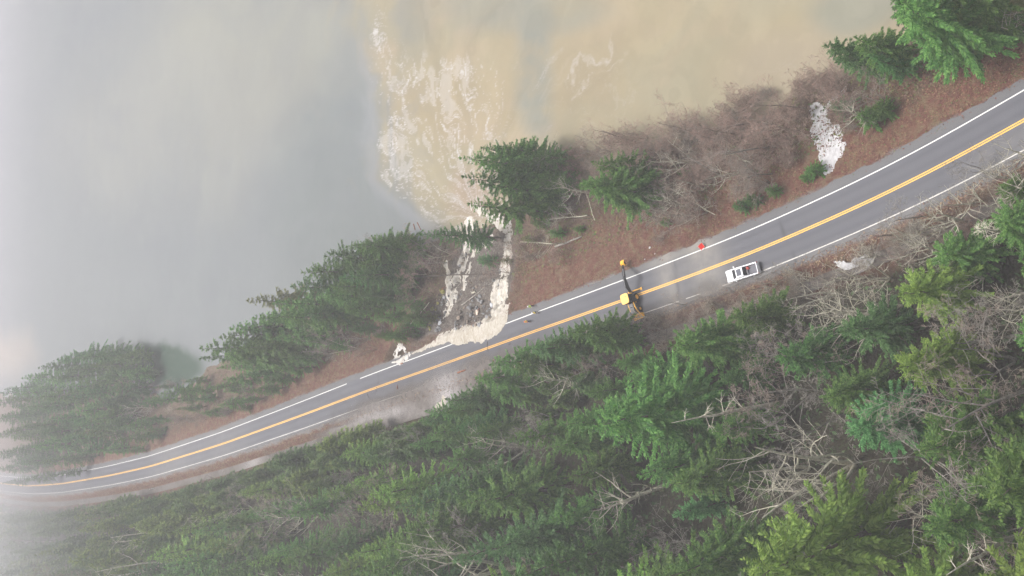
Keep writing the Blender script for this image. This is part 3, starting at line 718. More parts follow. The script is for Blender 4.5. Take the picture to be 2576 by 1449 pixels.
def bare_meshes(seed, h=16.0, spread=0.5, forks=1, thick=0.0135, sway=0.25, lv=4, twigs=True, up=0.5, first=0.25, kids=(6, 5, 4)):
    """trunk with limbs, and fine twigs, of one leafless tree"""
    rn = random.Random(seed); T = MB(); G = MB()
    def grow(p, d, L, r, lev):
        seg = max(3, int(4 if lev > 1 else 7)); pts = [p]; rr = [r]; dd = d.copy()
        for i in range(seg):
            dd = (dd + Vector((rn.uniform(-1, 1), rn.uniform(-1, 1), rn.uniform(-0.5, 0.9) * up)) * sway * (0.6 if lev == 0 else 1)).normalized()
            pts.append(pts[-1] + dd * (L / seg)); rr.append(max(0.016, r * (1 - 0.80 * (i + 1) / seg)))
        (T if lev < 3 else G).tube(pts, rr, 6 if lev == 0 else (4 if lev == 1 else 3), False)
        if lev >= lv: return
        nk = kids[min(lev, len(kids) - 1)] + rn.randint(-1, 2)
        for k in range(nk):
            u = (first if lev == 0 else 0.2) + (1 - (first if lev == 0 else 0.2)) * (k + rn.random() * 0.9) / nk
            u = min(u, 0.98); f = u * seg; i = min(int(f), seg - 1); q = pts[i].lerp(pts[i + 1], f - i)
            ax = (pts[i + 1] - pts[i]).normalized(); e = Vector((rn.uniform(-1, 1), rn.uniform(-1, 1), rn.uniform(-0.3, 0.6)))
            e = (e - ax * e.dot(ax)); e = e.normalized() if e.length > 1e-3 else Vector((1, 0, 0))
            nd_ = (ax * (1 - spread) + e * (0.45 + spread * 0.6)).normalized()
            grow(q, nd_, L * rn.uniform(0.34, 0.6) * (1.1 - 0.45 * u), rr[i] * rn.uniform(0.5, 0.72), lev + 1)
    for k in range(forks):
        a = 6.283 * k / forks + rn.random(); q = 0.0 if forks == 1 else rn.uniform(0.15, 0.4)
        grow(Vector((0, 0, -0.4)), Vector((math.cos(a) * q, math.sin(a) * q, 1)).normalized(), h * rn.uniform(0.85, 1.05), thick * h / (1 if forks == 1 else 1.35), 0)
    return T.mesh('trunk', [], True, fix=False), G.mesh('crown', [], True, fix=False)
BARE = [bare_meshes(21, 17, 0.5), bare_meshes(22, 15, 0.55, forks=2, sway=0.3), bare_meshes(23, 16, 0.45, sway=0.2, first=0.4), bare_meshes(24, 14, 0.6, forks=3, sway=0.3, kids=(5, 4, 4)),
        bare_meshes(25, 18, 0.42, sway=0.16, first=0.45, kids=(8, 5, 3)), bare_meshes(26, 15, 0.62, forks=2, sway=0.36, kids=(6, 5, 3))]
ALDER = [bare_meshes(31, 15, 0.40, forks=3, sway=0.17, lv=3, kids=(4, 4, 2), up=1.5, thick=0.023, first=0.3), bare_meshes(32, 14, 0.44, forks=2, sway=0.2, lv=3, kids=(6, 4, 2), up=1.4, thick=0.023, first=0.3), bare_meshes(33, 15, 0.38, forks=4, sway=0.16, lv=3, kids=(4, 3, 2), up=1.6, thick=0.023, first=0.35),
         bare_meshes(34, 16, 0.42, forks=1, sway=0.2, lv=3, kids=(9, 4, 3), up=1.3, thick=0.023, first=0.25)]
BRUSH = [bare_meshes(41, 7, 0.35, forks=6, thick=0.010, sway=0.2, lv=3, kids=(5, 5, 4), first=0.15), bare_meshes(42, 6, 0.42, forks=7, thick=0.010, sway=0.26, lv=3, kids=(5, 4, 4), first=0.15),
         bare_meshes(43, 8, 0.32, forks=5, thick=0.009, sway=0.18, lv=3, kids=(6, 5, 4), first=0.2)]
def snag_meshes(seed, h):
    rn = random.Random(seed); T = MB(); G = MB(); n = 8
    pts = [Vector((rn.uniform(-.1, .1), rn.uniform(-.1, .1), h * i / n - (0.5 if i == 0 else 0))) for i in range(n + 1)]
    T.tube(pts, [0.015 * h * (1 - 0.9 * i / n) for i in range(n + 1)], 8)
    for k in range(46 if seed == 51 else 13):
        z = h * rn.uniform(0.25, 0.97); a = rn.uniform(0, 6.28); L = (1.1 - z / h) * h * 0.16 + 0.5; f = z / h * n; i = min(int(f), n - 1)
        p = pts[i].lerp(pts[i + 1], f - i); q = p + Vector((math.cos(a) * L, math.sin(a) * L, rn.uniform(-0.45, 0.1) * L))
        m_ = p.lerp(q, 0.55) + Vector((0, 0, 0.12 * L)); G.tube([p, m_, q], [0.045, 0.035, 0.015], 3, False)
        for s_ in (-1, 1):
            w_ = m_ + Vector((math.cos(a + s_ * 0.8), math.sin(a + s_ * 0.8), -0.2)) * L * 0.4; G.tube([m_, w_], [0.025, 0.012], 3, False)
    return T.mesh('trunk', [], True, fix=False), G.mesh('crown', [], True, fix=False)
SNAG = [snag_meshes(51, 18), snag_meshes(52, 22)]

TREES = []           # every tree, for the labels: (object, kind, colour, px, py, size)
def put_tree(kind, protos, k, mats, xyz, scale, rz, wide=1.0, name=None, lean=None):
    tm, cm = protos[k % len(protos)]
    e = empty(name or kind, xyz, rz); e.scale = (scale * wide, scale * wide, scale)
    if lean: e.rotation_euler = (lean[0], lean[1], rz)
    for nm, me_, mt in (('trunk', tm, mats[0]), ('crown', cm, mats[1])):
        o = bpy.data.objects.new(nm, me_); COL.objects.link(o); o.parent = e
        if len(me_.materials) == 0: me_.materials.append(mt)
        o.material_slots[0].link = 'OBJECT'; o.material_slots[0].material = mt
    return e
def conifer(tipx, tipy, h, colour, k=None, wide=1.0, small=False, side=None, lab=None, xyz=None):
    if xyz is None: x, y, z = ground_at(tipx, tipy, h)
    else: x, y, z = xyz
    z = max(z, LAKE_Z - 0.3)
    pr = SMALLC if small else (CONFAR if math.sqrt(x * x + y * y + (CAM_H - z - h * 0.7) ** 2) > 225 else CON)
    k = random.randrange(len(pr)) if k is None else k
    e = put_tree('conifer', pr, k, (BARK, LEAF[colour]), (x, y, z - 0.2), h / (8.0 if small else 25.0), random.uniform(0, 6.28), wide)
    qx, qy = project(x, y, z + h * 0.6)
    TREES.append([e, 'small conifer' if small else 'conifer', colour, float(qx), float(qy), h, side, lab]); return e
def bare(px, py, h, k=None, tone='pale', side=None, wide=1.0, lab=None, xyz=None, hoff=0.5, lean=None):
    """px,py: the middle of the bare crown"""
    if xyz is None: x, y, z = ground_at(px, py, h * hoff)
    else: x, y, z = xyz
    z = max(z, LAKE_Z)
    k = random.randrange(len(BARE)) if k is None else k
    mats = {'pale': (PALE, GREYB), 'grey': (GREYB, GREYB if side == 'hill' else TWIG), 'brown': (GREYB if side == 'hill' else TWIG, TWIG if side == 'hill' else PINKT), 'mossy': (MOSSB, TWIG)}[tone]
    pr = ALDER if (tone in ('pale', 'mossy') and side == 'hill') or (tone == 'pale' and random.random() < 0.5) else BARE
    e = put_tree('bare_tree', pr, k, mats, (x, y, z - 0.1), h / 16.0, random.uniform(0, 6.28), wide, lean=lean)
    qx, qy = project(x, y, z + h * 0.6)
    TREES.append([e, 'bare tree', {'pale': 'pale', 'grey': 'grey', 'brown': 'brown', 'mossy': 'mossy'}[tone], float(qx), float(qy), h, side, lab]); return e
def brush(px, py, h, tone, side='bank', k=None):
    x, y, z = ground_at(px, py, h * 0.4); z = max(z, LAKE_Z - 0.2)
    mats = {'russet': (TWIG, PINKT), 'brown': (GREYB, TWIG), 'pale': (PALE, TWIG)}[tone]
    k = random.randrange(3) if k is None else k
    e = put_tree('bare_shrub', BRUSH, k, mats, (x, y, z - 0.1), h / 7.0, random.uniform(0, 6.28), 1.15)
    qx, qy = project(x, y, z + h * 0.5)
    TREES.append([e, 'leafless shrub', tone, float(qx), float(qy), h, side, None]); return e
def snag(tipx, tipy, h, k, side, lab, tone=None):
    x, y, z = ground_at(tipx, tipy, h)
    e = put_tree('dead_tree', SNAG, k, (tone or GREYB, tone or GREYB), (x, y, z), h / (18.0, 22.0)[k], random.uniform(0, 6.28), 1.0)
    qx, qy = project(x, y, z + h * 0.5); TREES.append([e, 'dead tree', 'grey', float(qx), float(qy), h, side, lab]); return e

# conifers on the bank between road and lake: tip pixel, height
bank = [
    # misty point at the far left
    (-8, 975, 24, 'dark green'), (14, 990, 24, 'mid green'), (4, 1030, 24, 'dark green'), (-18, 1080, 22, 'mid green'), (22, 1145, 18, 'dark green'), (-40, 1000, 24, 'dark green'), (35, 975, 24, 'mid green'), (70, 1010, 24, 'dark green'), (120, 935, 23, 'mid green'), (180, 915, 22, 'dark green'), (230, 905, 20, 'mid green'), (165, 1060, 22, 'dark green'),
    (12, 962, 24, 'dark green'), (58, 936, 25, 'mid green'), (100, 908, 24, 'dark green'), (148, 886, 25, 'dark green'), (196, 884, 24, 'dark green'), (246, 880, 20, 'dark green'), (288, 884, 17, 'mid green'),
    (30, 1010, 25, 'dark green'), (92, 985, 26, 'mid green'), (150, 960, 25, 'dark green'), (205, 945, 23, 'mid green'), (252, 930, 21, 'dark green'),
    (8, 1070, 24, 'mid green'), (62, 1058, 26, 'dark green'), (118, 1040, 25, 'dark green'), (176, 1020, 24, 'mid green'), (226, 1000, 20, 'dark green'),
    (18, 1120, 24, 'dark green'), (80, 1108, 24, 'mid green'), (140, 1095, 24, 'dark green'), (195, 1075, 20, 'mid green'), (42, 1150, 20, 'dark green'), (100, 1148, 20, 'mid green'), (-30, 1130, 24, 'dark green'), (-25, 1040, 24, 'dark green'), (-10, 1165, 20, 'dark green'), (150, 1142, 16, 'dark green'),
    (288, 1092, 17, 'mid green'), (262, 1020, 14, 'mid green'), (235, 1060, 18, 'dark green'), (240, 1120, 15, 'mid green'), (275, 965, 18, 'dark green'), (300, 925, 16, 'mid green'), (310, 975, 12, 'dark green'), (190, 1120, 18, 'dark green'), (60, 1190, 15, 'mid green'), (125, 1180, 15, 'dark green'), (5, 1200, 14, 'dark green'), (170, 980, 22, 'dark green'), (215, 1040, 20, 'mid green'), (35, 1085, 22, 'mid green'), (95, 1075, 22, 'dark green'), (345, 940, 10, 'dark green'), (310, 1120, 9, 'mid green'), (355, 1100, 8, 'dark green'),
    # between the cove and the break
    (394, 992, 16, 'mid green'), (446, 985, 13, 'mid green'), (520, 975, 13, 'dark green'), (500, 900, 26, 'dark green'), (503, 880, 30, 'dark green'), (552, 846, 27, 'mid green'), (576, 826, 26, 'dark green'), (600, 875, 24, 'mid green'), (634, 800, 25, 'dark green'),
    (622, 757, 24, 'olive'), (684, 766, 25, 'mid green'), (733, 722, 25, 'dark green'), (760, 684, 24, 'dark green'), (814, 646, 25, 'dark green'), (868, 622, 23, 'dark green'), (905, 618, 20, 'mid green'),
    (846, 776, 16, 'dark green'), (790, 800, 15, 'mid green'), (772, 862, 11, 'mid green'), (880, 690, 20, 'dark green'), (830, 720, 20, 'mid green'), (905, 745, 14, 'dark green'), (930, 800, 12, 'dark green'), (985, 770, 10, 'mid green'), (1010, 800, 8, 'mid green'),
    (545, 925, 18, 'mid green'), (585, 905, 19, 'dark green'), (640, 880, 20, 'mid green'), (690, 850, 19, 'dark green'), (700, 800, 22, 'mid green'), (665, 905, 13, 'dark green'), (745, 790, 20, 'dark green'), (800, 745, 19, 'mid green'), (850, 700, 20, 'dark green'), (900, 665, 18, 'mid green'), (940, 720, 12, 'dark green'), (960, 850, 9, 'mid green'), (870, 830, 10, 'dark green'), (935, 845, 9, 'mid green'), (480, 1005, 9, 'dark green'), (430, 1010, 10, 'mid green'), (360, 1010, 13, 'mid green'), (322, 1000, 15, 'dark green'), (345, 1060, 10, 'dark green'), (300, 1060, 14, 'mid green'), (385, 975, 9, 'dark green'), (395, 1060, 7, 'mid green'), (460, 960, 9, 'mid green'), (560, 985, 8, 'mid green'),
    (440, 1030, 10, 'mid green'), (500, 1040, 9, 'dark green'), (545, 1020, 10, 'mid green'), (588, 1010, 9, 'dark green'), (620, 985, 11, 'mid green'), (652, 958, 11, 'dark green'), (690, 930, 12, 'mid green'), (722, 905, 11, 'dark green'), (812, 872, 9, 'mid green'), (560, 955, 13, 'mid green'), (612, 942, 13, 'dark green'), (735, 860, 13, 'mid green'),
    # over the break
    (1056, 588, 22, 'dark green'), (1165, 396, 27, 'dark green'), (1162, 447, 27, 'dark green'), (1176, 516, 24, 'mid green'), (1262, 372, 17, 'mid green'), (1240, 470, 20, 'mid green'), (1300, 415, 16, 'mid green'), (1330, 395, 14, 'dark green'), (1345, 450, 13, 'mid green'), (1320, 510, 12, 'dark green'), (1215, 375, 20, 'dark green'), (1225, 428, 22, 'dark green'), (1285, 480, 15, 'dark green'), (1275, 520, 14, 'mid green'),
    (1456, 468, 21, 'mid green'), (1490, 410, 18, 'dark green'), (1540, 440, 14, 'mid green'), (1520, 500, 13, 'dark green'),
    # upper right corner
    (2078, 115, 19, 'blue green'), (2150, 95, 18, 'mid green'), (2185, 140, 14, 'dark green'), (2268, 10, 26, 'mid green'), (2350, -60, 24, 'mid green'), (2290, 85, 17, 'mid green'), (2240, -10, 17, 'dark green'), (2400, 55, 12, 'mid green'), (2450, 10, 14, 'mid green'), (2520, 0, 10, 'olive'), (2470, 70, 8, 'mid green'),
]
for i, (px, py, h, c) in enumerate(bank):
    if px < 340: py += 16; h *= 0.9
    elif c == 'dark green' and i % 2: c = 'mid green'
    k = None; wd = random.uniform(0.95, 1.15)
    if px < 340: k = random.choice((0, 3, 5)); wd *= 1.1
    elif h >= 26: k = random.choice((0, 1, 6))
    elif 340 < px < 960: k = random.choice((0, 1, 3, 5, 6)); wd *= 1.0
    if (px, py) == (1056, 588): k, wd = 2, 1.0
    if (px, py) in ((503, 880), (2268, 10)): k, wd = 3, 1.05
    if px > 2200: wd = 1.1
    if (px, py) in ((1456, 468),): k, wd = 1, 1.25
    if (px, py) in ((1165, 396), (1162, 447)): k, wd = (6, 4)[py > 400], 0.95
    conifer(px, py, h, c, k, wd, side='bank')
for px, py, h, c in [(1377, 585, 4.5, 'mid green'), (1200, 655, 5, 'blue green'), (1870, 500, 4.5, 'dark green'), (1845, 515, 4, 'dark green'), (1925, 478, 4, 'mid green'), (2028, 425, 4.2, 'mid green'), (2010, 445, 3, 'mid green'), (2095, 262, 5, 'blue green'), (2160, 290, 6, 'mid green'),
                     (2200, 270, 5, 'mid green'), (560, 1010, 5, 'dark green'), (600, 1030, 4, 'mid green'), (470, 1030, 4, 'dark green'), (380, 1085, 5, 'mid green'), (1060, 800, 4, 'olive'), (1035, 815, 4, 'mid green'), (1020, 840, 3.6, 'mid green'), (1000, 825, 5, 'dark green'), (1310, 600, 4, 'olive'), (1335, 560, 5, 'mid green'), (1620, 470, 5, 'dark green'), (1700, 430, 4, 'mid green'), (960, 760, 6, 'dark green'), (1255, 655, 3.6, 'olive'), (1440, 575, 3, 'mid green'), (1660, 560, 2.5, 'mid green')]:
    conifer(px, py, h, c, None, 1.0, True, side='bank')
for px, py, h, k, tn in [(965, 640, 12, 3, 'pale'), (1010, 660, 11, 1, 'pale'), (1030, 625, 11, 3, 'pale'), (1075, 690, 10, 0, 'brown'), (1040, 740, 11, 5, 'brown'), (975, 675, 11, 2, 'pale'), (1095, 640, 9, 1, 'pale'), (770, 835, 10, 3, 'pale'), (850, 880, 11, 1, 'pale'), (690, 925, 8, 3, 'pale'), (810, 800, 11, 5, 'pale'), (1060, 640, 11, 5, 'brown'), (940, 700, 11, 3, 'brown'), (985, 710, 10, 1, 'brown'), (1085, 660, 9, 0, 'grey'), (900, 730, 9, 2, 'pale'), (790, 830, 9, 1, 'pale'), (830, 870, 12, 4, 'grey'), (880, 855, 11, 1, 'grey'), (915, 880, 8, 3, 'grey'), (760, 790, 8, 0, 'grey'),
                         (1300, 640, 9, 5, 'brown'), (1250, 690, 8, 3, 'brown'), (1420, 410, 9, 0, 'pale'), (1440, 480, 10, 3, 'pale'), (1450, 545, 9, 2, 'pale'), (1385, 610, 8, 4, 'pale'), (345, 1030, 10, 3, 'pale'), (380, 1010, 9, 1, 'brown'), (330, 1050, 9, 5, 'pale'), (360, 950, 9, 0, 'brown'), (590, 1000, 8, 1, 'grey'), (620, 985, 7, 3, 'grey'), (540, 1030, 6, 5, 'brown'),
                         (1560, 350, 11, 0, 'brown'), (1640, 370, 12, 4, 'brown'), (1700, 400, 12, 2, 'pale'), (1750, 340, 12, 4, 'brown'), (1810, 330, 12, 0, 'brown'), (1860, 300, 13, 2, 'brown'), (1900, 360, 12, 4, 'grey'), (1960, 320, 12, 0, 'brown'), (1990, 260, 12, 4, 'brown'), (1720, 470, 11, 1, 'pale'), (1780, 440, 11, 4, 'grey'), (1840, 420, 12, 0, 'pale'), (1900, 430, 10, 2, 'grey'), (1690, 510, 9, 3, 'pale'), (1740, 530, 9, 5, 'pale'), (1650, 540, 8, 1, 'pale'), (2150, 290, 9, 3, 'pale'), (2190, 240, 9, 1, 'grey'), (2540, 60, 10, 1, 'pale'), (1560, 490, 8, 2, 'grey')]:
    bare(px, py, h, k, tn, side='bank')
rb = random.Random(5)
for i in range(100):
    px = rb.uniform(1440, 2130); base_y = np.interp(px, [1440, 1600, 1700, 1850, 2000, 2130], [380, 345, 320, 265, 215, 170]); low = np.interp(px, [1440, 1560, 1700, 1850, 2000, 2130], [480, 480, 545, 500, 430, 330])
    py = base_y + (low - base_y) * rb.random() ** 1.3
    if (math.hypot(px - 2078, py - 370) < 58 and py > 250) or math.hypot(px - 2066, py - 285) < 42: continue
    brush(px, py, rb.uniform(3.5, 7), rb.choice(('russet', 'russet', 'russet', 'brown', 'russet')))
for px, py, tn in [(1150, 640, 'russet'), (1040, 690, 'russet'), (1075, 610, 'russet'), (1105, 625, 'brown'), (1000, 620, 'russet'), (950, 610, 'brown'), (1230, 660, 'russet'), (1330, 645, 'brown'), (1300, 620, 'russet'), (1350, 600, 'russet'), (1440, 520, 'brown'), (1400, 640, 'russet'), (470, 1020, 'russet'), (500, 1045, 'russet'), (530, 1010, 'russet'), (440, 1050, 'brown'), (360, 1010, 'russet'), (340, 985, 'russet'), (820, 840, 'brown'), (870, 800, 'russet'), (960, 830, 'brown'), (1500, 500, 'russet'), (1540, 450, 'russet'), (1660, 600, 'brown'), (2140, 320, 'brown'), (2220, 250, 'brown'), (330, 1010, 'russet'), (350, 1035, 'brown'), (372, 1030, 'pale'), (395, 1020, 'russet'), (315, 1045, 'pale'), (340, 1065, 'russet'), (375, 1060, 'brown'), (410, 1050, 'russet'), (300, 1075, 'brown'), (330, 1090, 'russet'), (365, 1085, 'brown'), (430, 1030, 'pale'), (450, 1055, 'russet'), (385, 965, 'brown'), (410, 975, 'russet'), (360, 970, 'pale'), (340, 955, 'brown'), (440, 965, 'brown'), (470, 960, 'russet'), (270, 1110, 'russet'), (300, 1105, 'pale'), (480, 1055, 'brown'), (520, 1050, 'russet'), (570, 1035, 'brown'), (610, 1020, 'pale'), (640, 1005, 'brown'), (670, 985, 'russet'), (700, 960, 'pale')]:
    brush(px, py, rb.uniform(2.5, 5), tn)

# hillside above the road: chosen trees first, then the rest of the forest
hill_pts = []
def hc(px, py, h, c, k=None, wd=1.0):
    wd *= 1.08
    e = conifer(px, py, h, c, k, wd, side='hill'); hill_pts.append((e.location.x, e.location.y, 3.4 * h / 25 * wd + 1.8)); return e
def hb(px, py, h, k, tn, wd=1.0):
    e = bare(px, py, h, k, tn, side='hill', wide=wd); hill_pts.append((e.location.x, e.location.y, 3.2)); return e
for a_ in [(1496, 1068, 31, 'mid green', 3, 1.05), (1690, 868, 23, 'mid green', 3, 1.0), (1840, 800, 18, 'mid green', 5, 1.1), (1415, 838, 20, 'mid green', 0, 1.0), (1228, 915, 21, 'mid green', 0, 1.0), (1196, 955, 20, 'mid green', 5, 1.1), (1120, 1008, 18, 'dark green', 0, 1.1), (1330, 880, 20, 'blue green', 5, 1.1), (1380, 868, 18, 'dark green', 2, 1.1), (1482, 862, 15, 'mid green', 0, 1.0), (1290, 925, 18, 'mid green', 3, 1.0),
           (2262, 925, 22, 'yellow green', 5, 1.0), (2270, 735, 20, 'yellow green', 4, 1.2), (2140, 1085, 20, 'blue green', 3, 1.0), (2330, 1345, 24, 'mid green', 6, 1.0), (2370, 640, 14, 'mid green', 3, 1.3), (2520, 560, 14, 'mid green', 3, 1.2), (2520, 470, 11, 'mid green', 5, 1.1), (2110, 830, 20, 'blue green', 0, 1.0), (1225, 1385, 26, 'blue green', 1, 1.0), (1560, 960, 20, 'mid green', 6, 1.0), (1960, 900, 18, 'dark green', 3, 1.0)]:
    hc(*a_)
rf = random.Random(31); yy = 90.0
while yy < 470:
    for e_ in (rf.uniform(11.0, 13.5), rf.uniform(14.5, 18)):
        P0, ii = at_road(yy + rf.uniform(-1.5, 1.5), 0.0); x, y = CLN[ii] - CN[ii] * e_; h = rf.uniform(10, 15) if yy > 150 else (rf.uniform(13, 18) if yy > 128 else rf.uniform(7, 9))
        z = height1(x, y); qx, qy = project(x, y, z + h * .6)
        if 1530 < qx or any((x - a) ** 2 + (y - b_) ** 2 < 9 for a, b_, c_ in hill_pts) or rf.random() < 0.14: continue
        conifer(0, 0, h, rf.choice(('mid green', 'dark green', 'mid green', 'yellow green' if qx < 1000 else 'mid green')), rf.choice((0, 2, 3, 5)), rf.uniform(1.0, 1.3), side='hill', xyz=(x, y, z)); hill_pts.append((x, y, 2.6))
    yy += 3.6 + 0.008 * yy
for a_ in [(2130, 790, 15, 3, 'pale'), (2210, 770, 14, 1, 'pale'), (2060, 740, 12, 0, 'pale'), (2130, 700, 11, 5, 'pale'), (2310, 600, 12, 1, 'pale'), (2390, 560, 12, 3, 'pale'), (2560, 470, 12, 3, 'pale'), (2450, 430, 9, 1, 'grey'), (2570, 400, 10, 3, 'pale'), (2210, 590, 8, 4, 'grey'), (2290, 540, 9, 0, 'grey'),
           (1950, 700, 7, 3, 'grey'), (1900, 720, 7, 1, 'grey'), (1990, 685, 6, 5, 'pale'), (1760, 760, 6, 3, 'brown'), (1700, 770, 6, 1, 'brown'), (1820, 735, 6, 5, 'brown'), (1610, 800, 6, 3, 'pale'), (1640, 830, 7, 1, 'grey'), (1570, 850, 7, 4, 'brown'), (1680, 800, 6, 5, 'brown'),
           (1350, 930, 14, 1, 'pale'), (1420, 960, 14, 3, 'pale'), (1480, 930, 13, 5, 'brown'), (1380, 1040, 13, 2, 'grey'), (1250, 1140, 15, 4, 'pale'), (1340, 1120, 15, 3, 'grey'),
           (1960, 1000, 20, 3, 'brown'), (2040, 1060, 18, 1, 'grey'), (2480, 920, 20, 1, 'brown'), (2540, 980, 20, 4, 'brown'), (2500, 850, 18, 3, 'grey'), (1150, 1235, 11, 5, 'pale'), (1600, 1240, 17, 3, 'pale'), (1680, 1380, 16, 5, 'grey'), (1950, 1200, 18, 5, 'pale'), (2060, 1350, 17, 3, 'grey'), (2340, 1180, 19, 4, 'grey'), (2500, 1310, 18, 3, 'brown'), (2380, 1290, 18, 5, 'pale'), (760, 1310, 17, 3, 'pale'), (880, 1200, 12, 5, 'grey'), (1060, 1120, 12, 2, 'grey'), (690, 1150, 8, 3, 'grey'), (590, 1290, 12, 5, 'pale'), (2560, 760, 16, 5, 'pale'), (2420, 700, 14, 4, 'pale'), (2170, 640, 9, 1, 'pale'), (2200, 700, 10, 2, 'pale'), (2270, 620, 10, 0, 'pale'), (2340, 560, 10, 2, 'pale'), (2350, 640, 11, 3, 'pale'), (2430, 500, 10, 0, 'pale'), (2500, 440, 9, 1, 'pale'), (2540, 530, 11, 2, 'pale'), (2090, 690, 8, 0, 'pale'), (2030, 700, 7, 1, 'pale'), (2180, 800, 15, 2, 'pale'), (2080, 800, 15, 1, 'pale'), (1930, 715, 6, 2, 'pale')]:
    hb(*a_)
snag(1688, 1062, 27, 1, 'hill', 'tall pale bare trunk crossing in front of the biggest hillside conifer', PALE)
snag(1990, 1432, 22, 0, 'hill', 'straight grey dead trunk at the bottom of the photo, right of centre')
snag(2378, 1446, 24, 1, 'hill', 'thick pale dead trunk in the lower right corner of the forest', PALE)
snag(2452, 574, 17, 0, 'hill', 'pale dead trunk lying level at the right edge among yellow green conifers', PALE)
snag(752, 886, 13, 0, 'bank', 'grey dead conifer beside the red verge, full of short drooping bare twigs')
BAREZ = [(1380, 960, 150, 90), (2140, 760, 130, 60), (2330, 590, 260, 70), (2000, 1010, 100, 70), (2510, 920, 90, 90), (1620, 1290, 90, 90), (2000, 1280, 130, 120), (2440, 1260, 150, 90), (1280, 1140, 90, 50), (740, 1300, 60, 40)]
rh = random.Random(77); tries = 0; nfill = 0
while tries < 26000 and nfill < 215:
    tries += 1
    yy = 22 + 470 * rh.random() ** 1.45
    P0, ii = at_road(yy, 0.0); e_ = 12.0 + 150 * rh.random() ** 1.15
    x, y = CLN[ii] - CN[ii] * e_
    z = height1(x, y); h = (15 + min(15, (e_ - 12) * 0.5)) * rh.uniform(0.75, 1.2)
    if yy > 150: h *= 0.85
    qx, qy = project(x, y, z + h * 0.6)
    if not (-110 < qx < 2660 and 300 < qy < 1540): continue
    tx, ty = project(x, y, z + h)
    if P0 is not None:
        wy_ = np.interp(tx, [0, 400, 800, 1150, 1280, 1450, 1700, 1800, 1950, 2100, 2576], [1275, 1210, 1110, 1000, 925, 855, 830, 760, 740, 700, 470])
        if ty < wy_ - 4: continue
    r_ = 2.3 + 0.105 * h
    if any((x - a) ** 2 + (y - b_) ** 2 < ((r_ + c_) * 0.66) ** 2 for a, b_, c_ in hill_pts): continue
    inb = any(((qx - a) / c_) ** 2 + ((qy - b_) / d_) ** 2 < 1 for a, b_, c_, d_ in BAREZ)
    if inb and rh.random() < 0.6:
        if rh.random() < 0.30: bare(0, 0, h * 0.9, rh.randrange(6), rh.choice(('pale', 'grey', 'brown', 'brown')), 'hill', xyz=(x, y, z))
        else: conifer(0, 0, h * 0.55, rh.choice(('dark green', 'mid green', 'blue green')), rh.randrange(7), 1.3, side='hill', xyz=(x, y, z))
    elif rh.random() < 0.10: bare(0, 0, h * 0.95, rh.randrange(6), rh.choice(('grey', 'brown', 'pale')), 'hill', xyz=(x, y, z))
    else:
        pick = 'yellow green' if (200 < qx < 1150 and 1130 < qy < 1420 and rh.random() < 0.55) else rh.choice(('dark green', 'mid green', 'mid green', 'mid green', 'blue green', 'yellow green' if rh.random() < 0.6 else 'mid green'))
        conifer(0, 0, h, pick, rh.randrange(7), rh.uniform(0.92, 1.22), side='hill', xyz=(x, y, z))
    hill_pts.append((x, y, r_)); nfill += 1
for i in range(70):                       # leafless thicket along the ditch and under the trees
    px = 1480 + 1090 * rh.random() ** 0.75; wy_ = np.interp(px, [1480, 1700, 1950, 2576], [845, 790, 715, 455]) + rh.uniform(0, 85)
    brush(px, wy_, rh.uniform(2.2, 4.5), rh.choice(('russet', 'brown', 'pale')), 'hill')
print('trees', len(TREES), 'fill', nfill, tries)

# ------------------------------------------------------------------ vehicles, people, sign, logs, rocks
def at(sx, sy, z):
    """point at height z under a pixel of the 4096 px wide photograph"""
    x, y = unproject(sx * S26, sy * S26, z); return Vector((float(x), float(y), z))
def frame_from(f):
    f = Vector((f.x, f.y, 0)).normalized(); return math.atan2(f.y, f.x)
WHITE = simple('white_car_paint', (0.80, 0.80, 0.82), 0.28, var=0.03, scale=1.0, spec=0.5)
GLASS = simple('dark_glass', (0.022, 0.024, 0.028), 0.25, var=0.2, spec=0.15)
RUBBER = simple('tyre_rubber', (0.022, 0.022, 0.023), 0.85)
STEEL = simple('grey_steel', (0.30, 0.30, 0.31), 0.45, 0.3)
LINER = simple('grey_bed_liner', (0.115, 0.115, 0.13), 0.8)
CHROME = simple('bright_metal', (0.6, 0.6, 0.62), 0.3, 0.6)
REDL = simple('red_lens', (0.42, 0.02, 0.03), 0.3); LAMP = simple('clear_lens', (0.62, 0.63, 0.65), 0.2)
YEL = simple('machine_yellow', (0.80, 0.42, 0.045), 0.42, var=0.08); BLACKM = simple('machine_black', (0.03, 0.03, 0.033), 0.5, var=0.2); GREYM = simple('machine_grey', (0.11, 0.11, 0.12), 0.55)
RED = simple('red_plastic', (0.62, 0.06, 0.04), 0.45)

def wheel(parent, c, r, w, hub):
    t = MB(); t.tube([Vector(c) + Vector((0, -w / 2, 0)), Vector(c) + Vector((0, -w * .42, 0)), Vector(c) + Vector((0, w * .42, 0)), Vector(c) + Vector((0, w / 2, 0))], [r * .9, r, r, r * .9], 22)
    o = t.build('wheel', RUBBER, parent, smooth=False)
    h = MB(); h.cyl(c, (0, 1, 0), r * 0.58, w + 0.03, 18); h.cyl(c, (0, 1, 0), r * 0.22, w + 0.09, 12); h.build('rim', hub, o)
    return o
